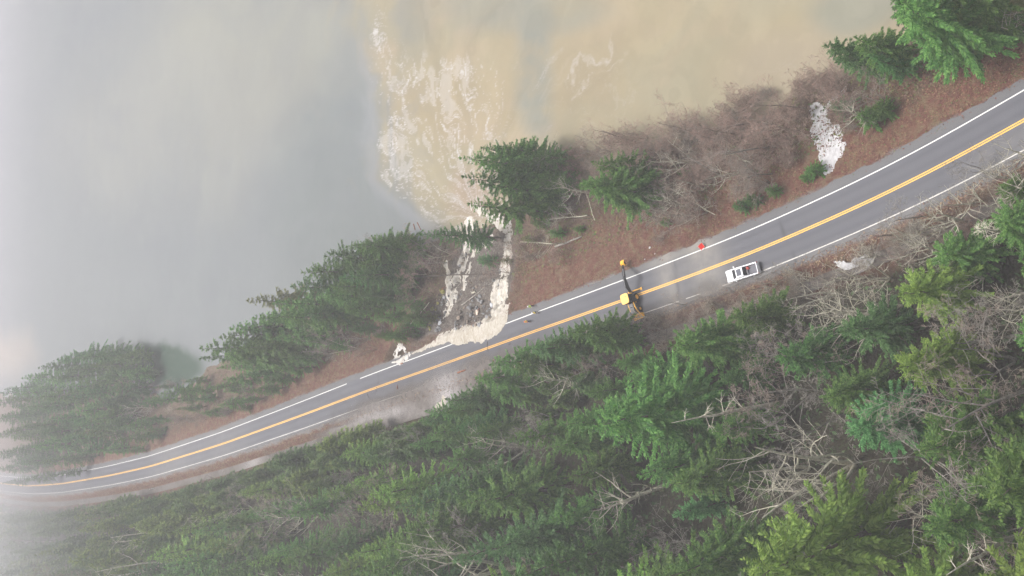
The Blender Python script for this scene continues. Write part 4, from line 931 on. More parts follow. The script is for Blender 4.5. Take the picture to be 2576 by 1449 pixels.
# pickup
pf = at(2899, 1111, 1.0); pr = at(3034, 1068, 1.05)
fdir = pf - pr; prz = frame_from(fdir); pc = (pf + pr) / 2
t = empty('pickup_truck', (pc.x, pc.y, 0.0), prz, 'white crew cab pickup with dark sunroof, parked on the shoulder line with its bed empty', 'pickup')
Lh = 2.93
b = MB()
b.prism([(-Lh, 0.42), (Lh - 0.08, 0.42), (Lh, 0.62), (Lh - 0.03, 0.86), (Lh - 0.25, 1.02), (1.55, 1.12), (1.45, 1.14), (-0.95, 1.14), (-0.95, 0.62), (-Lh, 0.62)], -0.96, 0.96, 'y')
b.build('body', WHITE, t, bevel=0.07)
b = MB()
b.prism([(1.58, 1.12), (0.62, 1.76), (0.45, 1.83), (-0.50, 1.83), (-0.66, 1.76), (-1.08, 1.12)], -0.80, 0.80, 'y')
b.build('cab', WHITE, t, bevel=0.09)
b = MB(); b.add([(1.57, -0.76, 1.16), (1.57, 0.76, 1.16), (0.66, 0.68, 1.765), (0.66, -0.68, 1.765), (1.50, -0.74, 1.10), (1.50, 0.74, 1.10), (0.60, 0.66, 1.70), (0.60, -0.66, 1.70)], [(0, 1, 2, 3), (7, 6, 5, 4), (0, 4, 5, 1), (1, 5, 6, 2), (2, 6, 7, 3), (3, 7, 4, 0)])
b.build('windscreen', GLASS, t)
b = MB(); b.add([(-1.08, -0.72, 1.18), (-1.08, 0.72, 1.18), (-0.69, 0.66, 1.77), (-0.69, -0.66, 1.77), (-0.98, -0.7, 1.18), (-0.98, 0.7, 1.18), (-0.60, 0.64, 1.70), (-0.60, -0.64, 1.70)], [(3, 2, 1, 0), (4, 5, 6, 7), (0, 1, 5, 4), (1, 2, 6, 5), (2, 3, 7, 6), (3, 0, 4, 7)])
b.build('rear_window', GLASS, t)
for s in (-1, 1):
    b = MB()
    for x0, x1, x2, x3 in ((1.05, 0.62, 0.18, 0.18), (0.10, 0.10, -0.66, -0.82)):
        q = [(x0, 1.22), (x1, 1.68), (x2, 1.68), (x3, 1.22)]; b.prism(q, min(s * 0.785, s * 0.815), max(s * 0.785, s * 0.815), 'y')
    b.build('side_window', GLASS, t)
    b = MB(); b.prism([(1.0, 0.6), (1.0, 1.14), (0.14, 1.14), (0.14, 0.6)], min(s * .955, s * .972), max(s * .955, s * .972), 'y'); d_ = b.build('door', WHITE, t)
    h = MB(); h.box((0.28, s * 0.985, 1.0), (0.18, 0.03, 0.04)); h.build('handle', CHROME, d_)
    b = MB(); b.prism([(0.10, 0.6), (0.10, 1.14), (-0.85, 1.14), (-0.85, 0.6)], min(s * .955, s * .972), max(s * .955, s * .972), 'y'); d_ = b.build('door', WHITE, t)
    h = MB(); h.box((-0.70, s * 0.985, 1.0), (0.18, 0.03, 0.04)); h.build('handle', CHROME, d_)
    b = MB(); b.tube([(1.02, s * 0.93, 1.12), (1.06, s * 1.08, 1.2)], 0.035, 6); b.box((1.06, s * 1.17, 1.25), (0.14, 0.22, 0.24)); b.build('wing_mirror', WHITE, t, bevel=0.03)
    b = MB(); b.prism([(-0.95, 0.6), (-0.95, 1.10), (-Lh + 0.02, 1.10), (-Lh + 0.02, 0.6)], min(s * .78, s * .96), max(s * .78, s * .96), 'y'); b.build('bed_side', WHITE, t, bevel=0.04)
    b = MB(); b.box((-Lh - 0.01, s * 0.88, 0.88), (0.09, 0.17, 0.36)); b.build('tail_light', REDL, t, bevel=0.02)
    b = MB(); b.box((Lh - 0.12, s * 0.74, 0.84), (0.24, 0.36, 0.17)); b.build('headlight', LAMP, t, bevel=0.03)
b = MB(); b.box((-1.93, 0, 0.66), (1.9, 1.54, 0.05)); b.build('bed_floor', LINER, t)
b = MB(); b.box((-Lh + 0.03, 0, 0.87), (0.10, 1.90, 0.5)); b.build('tailgate', WHITE, t, bevel=0.03)
b = MB(); b.box((-0.98, 0, 0.88), (0.07, 1.60, 0.5)); b.build('bed_bulkhead', WHITE, t)
b = MB(); b.box((-Lh - 0.10, 0, 0.5), (0.18, 1.86, 0.2)); b.build('bumper', STEEL, t, bevel=0.04)
b = MB(); b.box((Lh + 0.03, 0, 0.5), (0.16, 1.8, 0.24)); b.build('bumper', CHROME, t, bevel=0.05)
b = MB(); b.box((Lh - 0.01, 0, 0.76), (0.06, 1.05, 0.22)); b.build('grille', BLACKM, t)
b = MB(); b.box((0.0, 0, 1.838), (0.86, 1.10, 0.03)); b.build('sunroof', simple('sunroof_glass', (0.10, 0.105, 0.125), 0.7, spec=0.2), t, bevel=0.01)
for x in (1.85, -1.75):
    for s in (-1, 1): wheel(t, (x, s * 0.86, 0.40), 0.40, 0.27, CHROME)
rc = Matrix.Rotation(prz, 3, 'Z') @ Vector((-1.22, -0.38, 0)); rt = empty('fuel_can', (pc.x + rc.x, pc.y + rc.y, 0.69), prz + 0.4, 'small red container standing in the pickup bed behind the cab', 'container')
b = MB(); b.box((0, 0, 0.22), (0.34, 0.46, 0.44), taper=(0.85, 0.9)); o = b.build('can', RED, rt, bevel=0.05)
b = MB(); b.tube([(-0.08, 0.12, 0.43), (-0.08, 0.12, 0.52)], 0.05, 8); b.build('cap', BLACKM, rt)
b = MB(); b.tube([(0.05, -0.15, 0.43), (0.05, -0.12, 0.5), (0.05, 0.05, 0.5), (0.05, 0.08, 0.43)], 0.02, 6); b.build('handle', RED, rt)

# backhoe loader
hub = at(2545, 1188, 0.72)
e1 = at(2529, 1277, 0.35); e2 = at(2569, 1260, 0.35); wv = (e2 - e1).normalized(); fv = Vector((-abs(wv.y), -wv.x, 0)).normalized()
if fv.x > 0: fv = -fv
sv_ = Vector((-fv.y, fv.x, 0)); rc = hub - sv_ * 1.0; brz = frame_from(fv)
t = empty('backhoe', (rc.x, rc.y, 0), brz, 'yellow backhoe loader across the centre line with its black arm reaching over the verge', 'backhoe')
B = Matrix.Translation(Vector((rc.x, rc.y, 0))) @ Matrix.Rotation(brz, 4, 'Z'); Bi = B.inverted()
b = MB(); b.box((0.85, 0, 0.78), (3.7, 0.8, 0.42)); b.box((-1.05, 0, 0.85), (0.3, 1.5, 0.7)); b.build('chassis', BLACKM, t, bevel=0.03)
b = MB(); b.prism([(0.95, 0.95), (2.75, 0.95), (2.75, 1.35), (2.6, 1.5), (0.95, 1.68)], -0.46, 0.46, 'y'); b.build('bonnet', GREYM, t, bevel=0.07)
b = MB(); b.tube([(1.7, 0.2, 1.5), (1.7, 0.2, 2.15)], 0.06, 8); b.build('exhaust_pipe', BLACKM, t)
b = MB(); b.prism([(-0.72, 1.0), (0.92, 1.0), (0.86, 1.5), (0.62, 2.7), (-0.62, 2.7), (-0.74, 1.6)], -0.70, 0.70, 'y'); cab_ = b.build('cab', GLASS, t, bevel=0.03)
b = MB()
for s in (-1, 1):
    for p in (((-0.73, s * .71, 1.0), (-0.63, s * .71, 2.7)), ((0.90, s * .71, 1.0), (0.63, s * .71, 2.7)), ((0.1, s * .72, 1.0), (0.05, s * .72, 2.7)), ((-0.72, s * .72, 1.02), (0.9, s * .72, 1.02))): b.tube(p, 0.045, 6)
b.build('cab_frame', BLACKM, cab_)
b = MB()
oc = []
for k in range(28):
    a = 6.2832 * k / 28; cx_, sx_ = math.cos(a), math.sin(a); oc.append((-0.02 + 0.92 * math.copysign(abs(cx_) ** 0.42, cx_), 0.86 * math.copysign(abs(sx_) ** 0.42, sx_)))
b.prism(oc, 2.7, 2.83); b.build('roof', simple('roof_yellow', (0.86, 0.47, 0.10), 0.5, var=0.03), t, bevel=0.04)
b = MB(); b.cyl((-0.35, 0.3, 2.86), (0, 0, 1), 0.09, 0.1, 10); b.build('beacon', simple('orange_beacon', (0.6, 0.17, 0.02), 0.3), t)
for s in (-1, 1):
    wheel(t, (0, s * 0.92, 0.72), 0.72, 0.46, YEL); wheel(t, (2.12, s * 0.86, 0.48), 0.48, 0.32, YEL)
    b = MB(); b.prism([(-0.62, 1.38), (-0.35, 1.56), (0.35, 1.56), (0.66, 1.36), (0.66, 1.42), (0.36, 1.62), (-0.36, 1.62), (-0.64, 1.44)], min(s * .70, s * 1.16), max(s * .70, s * 1.16), 'y'); b.build('fender', BLACKM, t)
    b = MB(); b.tube([(0.75, s * .62, 1.45), (1.7, s * .64, 1.35), (2.45, s * .66, 0.98), (3.02, s * .66, 0.40)], [0.11, 0.12, 0.11, 0.09], 8); b.box((0.78, s * .62, 1.1), (0.24, 0.16, 0.9)); b.build('loader_arm', YEL, t)
    b = MB(); b.tube([(0.95, s * .62, 0.95), (1.75, s * .64, 1.2)], 0.06, 8); b.tube([(1.75, s * .64, 1.2), (2.2, s * .65, 1.05)], 0.035, 8); b.build('loader_cylinder', STEEL, t)
    b = MB(); b.tube([(-1.15, s * .62, 1.0), (-1.2, s * 1.25, 0.72), (-1.22, s * 2.0, 0.20)], [0.13, 0.12, 0.11], 8); lg = b.build('stabiliser', YEL, t)
    b = MB(); b.box((-1.22, s * 2.05, 0.09), (0.44, 0.34, 0.1)); b.build('foot_pad', YEL, lg)
b = MB(); b.prism([(2.92, 0.12), (3.75, 0.06), (3.78, 0.12), (3.08, 0.2), (3.02, 0.78), (3.16, 0.98), (3.10, 1.0), (2.92, 0.8)], -1.18, 1.18, 'y'); bk = b.build('loader_bucket', YEL, t)
for s in (-1, 1):
    b = MB(); b.prism([(2.94, 0.12), (3.72, 0.09), (3.12, 0.96), (2.94, 0.8)], min(s * 1.15, s * 1.21), max(s * 1.15, s * 1.21), 'y'); b.build('side_plate', YEL, bk)
# digging arm: joints read off the picture at their own heights
J = [at(2521, 1170, 1.15), at(2506, 1143, 2.35), at(2497, 1112, 3.1), at(2491, 1063, 1.2), at(2493, 1052, 0.75)]
J = [Bi @ p for p in J]
b = MB(); b.tube([Bi @ at(2522, 1176, 0.75), J[0] + Vector((0, 0, 0.4))], 0.2, 8); b.box(tuple(J[0]), (0.5, 0.5, 0.34)); b.build('swing_bracket', YEL, t)
b = MB(); b.tube([J[0], J[0].lerp(J[1], 0.5), J[1], J[1].lerp(J[2], 0.5), J[2]], [0.32, 0.40, 0.42, 0.38, 0.28], 4); bo = b.build('boom', BLACKM, t)
b = MB(); b.tube([J[0] + Vector((0, .1, .35)), J[1] + Vector((0, 0, .36))], 0.075, 8); b.tube([J[1] + Vector((0, 0, .36)), J[2] + Vector((0, 0, .25))], 0.05, 8); b.build('boom_cylinder', CHROME, bo)
b = MB(); b.tube([J[2] + Vector((0.1, 0, 0.3)), J[2], J[2].lerp(J[3], .45), J[3]], [0.26, 0.39, 0.35, 0.25], 4); di = b.build('dipper', BLACKM, t)
b = MB(); b.tube([J[2].lerp(J[3], .1) + Vector((0, .16, .3)), J[2].lerp(J[3], .7) + Vector((0, .16, .26))], 0.07, 8); b.build('dipper_cylinder', CHROME, di)
bx_ = J[3].lerp(J[4], .5) + Vector((-0.18, 0, -0.2))
b = MB(); Mr = Matrix.Rotation(R(-25), 3, 'Y')
b.prism([(-0.42, 0.42), (0.30, 0.42), (0.42, 0.05), (0.30, -0.42), (0.22, -0.42), (0.32, 0.04), (0.22, 0.34), (-0.42, 0.34)], -0.4, 0.4, 'y')
b.v = [tuple(Mr @ Vector(q) + bx_) for q in b.v]; bb = b.build('digging_bucket', YEL, t)
b = MB(); b.prism([(-0.40, 0.36), (0.24, 0.36), (0.34, 0.04), (0.24, -0.36)], -0.385, 0.385, 'y'); b.v = [tuple(Mr @ Vector(q) + bx_) for q in b.v]; b.build('bucket_inside', BLACKM, bb)

# people
SKIN = simple('skin', (0.46, 0.29, 0.22), 0.55)
LIME = simple('lime_fabric', (0.62, 0.85, 0.05), 0.75, var=0.06); AMBER = simple('yellow_fabric', (0.92, 0.66, 0.05), 0.75, var=0.06); ORANGE = simple('orange_fabric', (0.92, 0.17, 0.04), 0.75, var=0.08)
NAVY = simple('dark_fabric', (0.022, 0.023, 0.032), 0.8); BOOT = simple('boot_leather', (0.05, 0.035, 0.028), 0.7); HAT = simple('white_plastic', (0.82, 0.82, 0.84), 0.35, var=0.02); SILV = simple('reflective_band', (0.62, 0.63, 0.60), 0.4)
def skinned(name, verts, edges, radii, mat, parent, extra=None, lv=2):
    me = bpy.data.meshes.new(name); me.from_pydata([tuple(v) for v in verts], edges, [])
    o = bpy.data.objects.new(name, me); COL.objects.link(o)
    o.modifiers.new('skin', 'SKIN'); sk = me.skin_vertices[0].data
    for i, r_ in enumerate(radii): sk[i].radius = (r_, r_) if not isinstance(r_, tuple) else r_
    sk[0].use_root = True
    sb = o.modifiers.new('sub', 'SUBSURF'); sb.levels = lv; sb.render_levels = lv
    dg = bpy.context.evaluated_depsgraph_get(); n = bpy.data.meshes.new_from_object(o.evaluated_get(dg))
    bpy.data.objects.remove(o); bpy.data.meshes.remove(me)
    if extra: 
        bm = bmesh.new(); bm.from_mesh(n); k = bpy.data.meshes.new('tmp'); k.from_pydata(extra.v, [], extra.f); bm.from_mesh(k); bm.to_mesh(n); bm.free(); bpy.data.meshes.remove(k)
    n.polygons.foreach_set('use_smooth', np.ones(len(n.polygons), bool)); n.materials.clear(); n.materials.append(mat); n.name = name
    return link(name, n, None, parent)
def person(x, y, z, rz, label, top, bottom, hat, arms, stride=0.12, bend=0.0, hood=None):
    t = empty('person', (x, y, z), rz, label, 'person', 'road workers beside the washed-out edge')
    V = Vector
    hip = V((0, 0, 0.96)); chest = V((bend * 0.55, 0, 1.36)); neck = V((bend * 0.8, 0, 1.52)); head = V((bend * 1.05 + 0.02, 0, 1.66))
    vs_ = [hip, V((bend * .25, 0, 1.15)), chest, neck, head, head + V((0.01, 0, 0.10))]; ed = [(0, 1), (1, 2), (2, 3), (3, 4), (4, 5)]; ra = [(0.15, 0.12), (0.14, 0.11), (0.17, 0.12), 0.06, 0.095, 0.085]
    F = MB(); jk = [0, 1, 2]; jv = [(hip + V((0, 0, -0.12)), 0.185), (V((bend * .25, 0, 1.15)), 0.175), (chest, 0.20), (neck + V((0, 0, -0.03)), 0.095)]; je = [(0, 1), (1, 2), (2, 3)]
    tv = [(hip + V((0, 0, 0.02)), 0.17)]; te = []
    for s in (-1, 1):
        a = arms[0 if s < 0 else 1]; sh = chest + V((0, s * 0.19, 0.07)); el = sh + V(a[0]) * 0.29; wr = el + V(a[1]) * 0.26; hd = wr + V(a[1]) * 0.07
        n = len(vs_); vs_ += [sh, el, wr, hd]; ed += [(2, n), (n, n + 1), (n + 1, n + 2), (n + 2, n + 3)]; ra += [0.065, 0.045, 0.03, (0.042, 0.022)]
        n = len(jv); jv += [(sh, 0.09), (el, 0.068), (wr - V(a[1]) * 0.02, 0.055)]; je += [(2, n), (n, n + 1), (n + 1, n + 2)]
        ax = V(a[1]).normalized(); sd_ = ax.cross(V((1, 0, 0.3))).normalized(); nm = ax.cross(sd_)
        for k in range(4):                                   # four curled fingers and a thumb
            p = hd + sd_ * (0.027 - 0.018 * k) + ax * 0.02; L = (0.068, 0.078, 0.073, 0.056)[k]
            F.tube([p, p + ax * L * .45 + nm * .006, p + ax * L * .8 + nm * .02, p + ax * L + nm * .036], [0.0095, 0.009, 0.008, 0.006], 6)
        p = wr + sd_ * 0.035 + ax * 0.02; F.tube([p, p + sd_ * .03 + ax * .03, p + sd_ * .04 + ax * .06], [0.011, 0.010, 0.007], 6)
        hp = hip + V((0, s * 0.09, -0.04)); kn = V((s * stride * 0.5 + 0.03, s * 0.10, 0.50)); an = V((s * stride, s * 0.11, 0.09)); to = an + V((0.16, s * 0.02, -0.05))
        n = len(vs_); vs_ += [hp, kn, an, to]; ed += [(0, n), (n, n + 1), (n + 1, n + 2), (n + 2, n + 3)]; ra += [0.085, 0.056, 0.04, 0.035]
        n = len(tv); tv += [(hp, 0.105), (kn, 0.078), (an + V((0, 0, 0.02)), 0.066)]; te += [(0, n), (n, n + 1), (n + 1, n + 2)]
        skinned('boot', [an + V((-0.03, 0, 0.10)), an + V((-0.02, 0, -0.03)), to + V((0.02, 0, 0))], [(0, 1), (1, 2)], [0.062, 0.06, 0.05], BOOT, t)
    body = skinned('body', vs_, ed, ra, SKIN, t, F)
    f = MB(); f.tube([head + V((0.085, 0, 0.005)), head + V((0.115, 0, -0.015)), head + V((0.09, 0, -0.03))], [0.012, 0.018, 0.012], 6)   # nose, ears, eyes, mouth
    for s in (-1, 1): f.tube([head + V((0, s * 0.09, 0.02)), head + V((0, s * 0.105, -0.02))], [0.02, 0.014], 6)
    f.build('nose_and_ears', SKIN, body, smooth=True)
    g = MB()
    for s in (-1, 1): g.cyl(head + V((0.088, s * 0.034, 0.03)), (1, 0, 0), 0.012, 0.012, 8)
    g.box(head + V((0.09, 0, -0.055)), (0.012, 0.045, 0.008)); g.build('eyes_and_mouth', BOOT, body)
    j = skinned('jacket', [p for p, _ in jv], je, [r_ for _, r_ in jv], top, t)
    skinned('trousers', [p for p, _ in tv], te, [r_ for _, r_ in tv], bottom, t)
    bd = MB()
    for q, w_ in ((0.2, 0.185), (0.55, 0.19)):
        c = (hip).lerp(chest, q + 0.1); ring = [c + V((math.cos(u * .5236) * w_ * .84, math.sin(u * .5236) * w_ * 1.04, 0)) for u in range(13)]; bd.tube(ring, 0.024, 5, False)
    for s in (-1, 1): bd.tube([chest + V((-0.155, s * .09, .1)), chest + V((-0.17, s * .08, -.1)), hip + V((-0.15, s * .08, .1))], 0.022, 5)
    bd.build('reflective_band', SILV, j)
    hb_ = MB(); prof = [(0.0, 0.155), (0.07, 0.145), (0.105, 0.105), (0.125, 0.05), (0.128, 0.02), (0.16, 0.0), (0.165, -0.012), (0.118, -0.012)]
    n = 18; c = head + V((0.0, 0, 0.045)); c += V((bend * .1, 0, 0)); pv = []; pf_ = []
    for r_, zz in prof:
        for k in range(n): a = 6.2832 * k / n; pv.append(c + V((math.cos(a) * max(r_, .001) * (1.12 if math.cos(a) > 0 else 1.0), math.sin(a) * max(r_, .001), zz)))
    for i in range(len(prof) - 1):
        for k in range(n): pf_.append((i * n + k, i * n + (k + 1) % n, (i + 1) * n + (k + 1) % n, (i + 1) * n + k))
    hb_.add(pv, pf_); hb_.build('hard_hat', hat, t, smooth=True)
    return t
def person_at(sx, sy, *a, **k):
    x, y, z = ground_at(sx * S26, sy * S26); d_, _ = road_d(np.array([x]), np.array([y]))
    if abs(d_[0]) < 4.9: p = at(sx, sy, 0.0); x, y, z = p.x, p.y, 0.0
    return person(x, y, z, *a, **k)
person_at(2135, 1223, R(200), 'worker in a lime jacket and white hard hat, standing on the red verge', LIME, NAVY, HAT, [((0.2, -.45, -.85), (0.5, -.1, -.85)), ((0.45, .35, -.8), (0.8, -.2, -.4))], 0.10, 0.10)
person_at(2153, 1249, R(170), 'worker in a yellow jacket and white hard hat, standing on the white edge line', AMBER, NAVY, HAT, [((0.15, -.7, -.7), (0.6, .5, -.5)), ((0.15, .7, -.7), (0.6, -.5, -.5))], 0.14, 0.05)
person_at(2123, 1285, R(160), 'worker in an orange and yellow jacket, standing in the lane', ORANGE, NAVY, simple('orange_plastic', (0.80, 0.20, 0.05), 0.4, var=0.03), [((0.1, -.3, -.95), (0.35, 0, -.93)), ((0.1, .3, -.95), (0.3, 0, -.95))], 0.08, 0.04)
vest = [o for o in COL.objects if o.name.startswith('person')][-1]
for o in list(vest.children):
    if o.name.startswith('jacket'):
        b = MB(); b.tube([(0.03, 0, 1.22), (0.04, 0, 1.32), (0.045, 0, 1.45), (0.05, 0, 1.50)], [0.215, 0.232, 0.20, 0.12], 16); b.build('shoulder_yoke', AMBER, o, smooth=True)

# red warning sign
sp = at(2806, 986, 0.55)
t = empty('warning_sign', (sp.x, sp.y, 0), R(96), 'red diamond warning sign on a low folding stand at the road edge', 'sign')
Ms = Matrix.Rotation(R(-42), 3, 'Y')
def plate(r_, off, th_):
    m_ = MB(); m_.prism([(r_, 0), (0, r_ * .95), (-r_, 0), (0, -r_ * .95)], off, off + th_, 'x'); m_.v = [tuple(Ms @ Vector((q[0], q[1], q[2])) + Vector((0, 0, 0.62))) for q in m_.v]; return m_
t.rotation_euler = (0, 0, R(-92))
o = plate(0.62, 0.0, 0.02).build('panel', simple('sign_red', (0.80, 0.03, 0.022), 0.5, var=0.03), t)
m_ = MB(); r0 = 0.60; q_ = [(r0, 0), (0, r0 * .95), (-r0, 0), (0, -r0 * .95)]
for i in range(4):
    a, c_ = q_[i], q_[(i + 1) % 4]; m_.tube([Ms @ Vector((0.025, a[0], a[1])) + Vector((0, 0, .62)), Ms @ Vector((0.025, c_[0], c_[1])) + Vector((0, 0, .62))], 0.03, 6)
m_.build('border', simple('sign_pale_red', (0.92, 0.22, 0.18), 0.5, var=0.03), o)
b = MB()
for sx_, sy_ in ((0.5, 0.45), (0.5, -0.45), (-0.5, 0.45), (-0.5, -0.45)): b.tube([(-0.03, 0, 0.4), (sx_, sy_, 0.02)], 0.02, 6)
b.tube([(-0.03, 0, 0.3), (-0.06, 0, 0.62)], 0.03, 6); b.build('stand', STEEL, t)
# marker post by the far ditch
x, y, z = ground_at(619 * S26, 1953 * S26)
t = empty('marker_post', (x, y, z), 0, 'white marker post at the ditch beside the misty far stretch of road', 'post')
b = MB(); b.prism([(-0.09, -0.03), (0.09, -0.03), (0.07, 0.03), (-0.07, 0.03)], -0.2, 1.9); b.build('post', HAT, t, bevel=0.01)
b = MB(); b.box((0, -0.04, 1.6), (0.12, 0.02, 0.22)); b.build('reflector', REDL, t)

# logs and loose timber
RUSTY = bark_mat('wet_red_wood', (0.10, 0.035, 0.02), (0.22, 0.085, 0.05), (0.33, 0.16, 0.10)); DARKW = bark_mat('wet_dark_wood', (0.03, 0.022, 0.018), (0.07, 0.055, 0.045), (0.13, 0.11, 0.09))
def log(a, b_, r0, r1, mat, label, stubs=4, za=None, zb=None, cat='log', name='fallen_log', group=None, seed=0):
    rn = random.Random(seed)
    P = []
    for (sx, sy), zz in ((a, za), (b_, zb)):
        if zz is None: x, y, z = ground_at(sx * S26, sy * S26); z = max(z, LAKE_Z) + r0
        else: p = at(sx, sy, zz); x, y, z = p
        P.append(Vector((x, y, z)))
    p0 = P[0]; d_ = P[1] - P[0]; L = d_.length
    t = empty(name, tuple(p0), 0, label, cat, group)
    m_ = MB(); n = max(3, min(9, int(L / 1.2))); w_ = min(0.05 * L, 0.25) * 0.3
    m_.tube([d_ * (i / n) + Vector((rn.uniform(-w_, w_), rn.uniform(-w_, w_), rn.uniform(-w_, w_) * .4)) for i in range(n + 1)], [r0 + (r1 - r0) * i / n for i in range(n + 1)], 8); m_.build('trunk', mat, t, smooth=True)
    if stubs:
        m_ = MB()
        for k in range(stubs):
            u = rn.uniform(0.15, 0.95); c = d_ * u; e = Vector((rn.uniform(-1, 1), rn.uniform(-1, 1), rn.uniform(0, 1))); e = (e - d_.normalized() * e.dot(d_.normalized())).normalized() + d_.normalized() * 0.5
            m_.tube([c, c + e * rn.uniform(0.3, 0.09 * L + 0.4)], [max(r1 * .5, .025), 0.012], 5)
        m_.build('branch_stub', mat, t)
    return t
log((1590, 1108), (1965, 1096), 0.20, 0.10, DARKW, 'long dark fallen trunk spanning both arms of the left cascade', 9, -1.6, -0.6, seed=1)
log((1849, 1221), (2000, 1106), 0.17, 0.09, GREYB, 'straight grey log slanting down the rocks between the two cascades', 3, seed=2)
log((1830, 1212), (1898, 1177), 0.10, 0.05, DARKW, 'short dark log beside the foot of the left cascade', 2, seed=3)
log((1965, 1096), (1880, 1150), 0.09, 0.06, DARKW, 'thin brown log lying over the top of the rock bank', 2, seed=4)
log((2225, 988), (2330, 946), 0.24, 0.14, GREYB, 'thick silvery fallen log at the top edge of the red verge', 5, seed=5)
log((2350, 862), (2182, 880), 0.12, 0.05, PALE, 'long pale fallen trunk lying across the green bank right of the break', 7, -2.6, -2.2, seed=6)
log((2225, 975), (2080, 966), 0.10, 0.05, PALE, 'slim pale fallen trunk pointing from the verge to the right cascade', 5, -2.0, -2.3, seed=7)
log((2345, 775), (2378, 880), 0.09, 0.06, PALE, 'thin pale pole leaning down the bank towards the verge', 3, -2.4, -1.2, seed=8)
log((2590, 700), (2860, 860), 0.13, 0.06, PALE, 'long pale leaning trunk slanting through the leafless bank thicket', 8, -1.5, 0.8, seed=9)
log((1654, 896), (1660, 920), 0.12, 0.09, RUSTY, 'red brown log afloat in the lake, leftmost of the upright pair', 0, LAKE_Z + .05, LAKE_Z + .05, group='logs floating by the shore', seed=10)
log((1669, 890), (1683, 920), 0.12, 0.09, RUSTY, 'red brown log afloat in the lake, rightmost of the upright pair', 0, LAKE_Z + .05, LAKE_Z + .05, group='logs floating by the shore', seed=11)
log((1622, 949), (1672, 944), 0.14, 0.10, RUSTY, 'red brown log afloat in the lake, lying level below the upright pair', 1, LAKE_Z + .05, LAKE_Z + .05, group='logs floating by the shore', seed=12)
log((1831, 1491), (1862, 1479), 0.17, 0.13, RUSTY, 'thick red brown log on the flooded lane beside the faded edge line', 2, .14, .14, group='wood washed onto the road', seed=13)
log((1588, 1541), (1589, 1557), 0.12, 0.10, RUSTY, 'short red brown log on the wet lane between the yellow and faded lines', 0, .1, .1, group='wood washed onto the road', seed=14)
log((1948, 1366), (1952, 1407), 0.06, 0.035, DARKW, 'thin black pole lying across the double yellow line', 0, .06, .06, cat='pole', group='wood washed onto the road', seed=15)
log((1469, 1574), (1473, 1588), 0.07, 0.04, DARKW, 'curved dark stick just below the yellow line at the far end of the flood', 0, .06, .06, cat='stick', group='wood washed onto the road', seed=16)
log((1504, 1561), (1505, 1566), 0.06, 0.05, DARKW, 'tiny dark stub of wood under the scuffed yellow line', 0, .06, .06, cat='stick', group='wood washed onto the road', seed=17)
log((1971, 1446), (1976, 1436), 0.07, 0.05, RUSTY, 'small red stick on the muddy lane above the conifer tops', 0, .06, .06, cat='stick', group='wood washed onto the road', seed=18)
log((1603, 1456), (1611, 1452), 0.16, 0.14, RUSTY, 'stubby orange brown log end on the white line beside the spray hole', 0, .12, .12, group='wood washed onto the road', seed=19)
log((1505, 1548), (1509, 1554), 0.06, 0.04, DARKW, 'bent dark twig lying on the yellow line above the tiny stub', 0, .06, .06, cat='stick', group='wood washed onto the road', seed=20)
log((2034, 1380), (2042, 1373), 0.05, 0.03, DARKW, 'forked dark twig below the yellow line on the muddy lane', 2, .05, .05, cat='stick', group='wood washed onto the road', seed=21)
log((1512, 1532), (1515, 1528), 0.05, 0.03, DARKW, 'dark twig in the wet lane above the scuffed yellow line', 0, .05, .05, cat='stick', group='wood washed onto the road', seed=22)
log((1718, 1210), (1640, 1298), 0.08, 0.06, PALE, 'pale straight pole glimpsed through dark conifers left of the cascades', 0, 0.3, 1.2, cat='pole', name='pale_pole', seed=23)
log((1905, 1168), (1890, 1172), 0.22, 0.12, PALE, 'pale bleached stump on the dark earth between the cascades', 3, seed=24)
log((1778, 1148), (1765, 1160), 0.10, 0.07, RUSTY, 'small orange piece of wood beside the left cascade', 0, seed=25)
log((1908, 1258), (1920, 1232), 0.15, 0.12, RUSTY, 'orange brown broken log next to the tan boulder', 0, seed=26)

# boulders
def rock_mesh(seed, sub=2):
    rn = random.Random(seed); bm = bmesh.new(); bmesh.ops.create_icosphere(bm, subdivisions=sub, radius=0.5)
    pl = [(Vector((rn.gauss(0, 1), rn.gauss(0, 1), rn.gauss(0, 1))).normalized(), rn.uniform(0.26, 0.44)) for _ in range(11)]
    for v in bm.verts:
        for n, d_ in pl:
            k = v.co.dot(n) - d_
            if k > 0: v.co -= n * k
        v.co += Vector((rn.uniform(-1, 1), rn.uniform(-1, 1), rn.uniform(-1, 1))) * 0.018
    me = bpy.data.meshes.new('boulder'); bm.to_mesh(me); bm.free(); return me
def rock_mat(name, a, b_, c_):
    M, ns, ls, b = mat_new(name); f = noise(ns, ls, 3.0, 5, 0.65); oi = ns.new('ShaderNodeObjectInfo')
    c = ramp(ns, ls, f, [(0.3, a), (0.5, b_), (0.7, c_)]); h = nd(ns, 'ShaderNodeHueSaturation'); ls.new(c, h.inputs['Color']); ls.new(math_n(ns, ls, 'MULTIPLY_ADD', oi.outputs['Random'], 0.9, 0.55), h.inputs['Value'])
    ls.new(h.outputs[0], b.inputs['Base Color']); b.inputs['Roughness'].default_value = 0.7; bump(ns, ls, f, b, 0.5, 0.05); return M
RK = rock_mat('grey_rock', (0.09, 0.088, 0.088), (0.17, 0.168, 0.168), (0.28, 0.275, 0.27)); MK = rock_mat('mossy_rock', (0.08, 0.075, 0.02), (0.17, 0.155, 0.03), (0.26, 0.23, 0.06)); BK = rock_mat('brown_rock', (0.09, 0.065, 0.05), (0.17, 0.13, 0.10), (0.27, 0.22, 0.18)); TK = rock_mat('tan_rock', (0.22, 0.17, 0.13), (0.34, 0.27, 0.22), (0.42, 0.36, 0.30)); WK = rock_mat('pale_rock', (0.40, 0.41, 0.43), (0.52, 0.53, 0.56), (0.64, 0.65, 0.68))
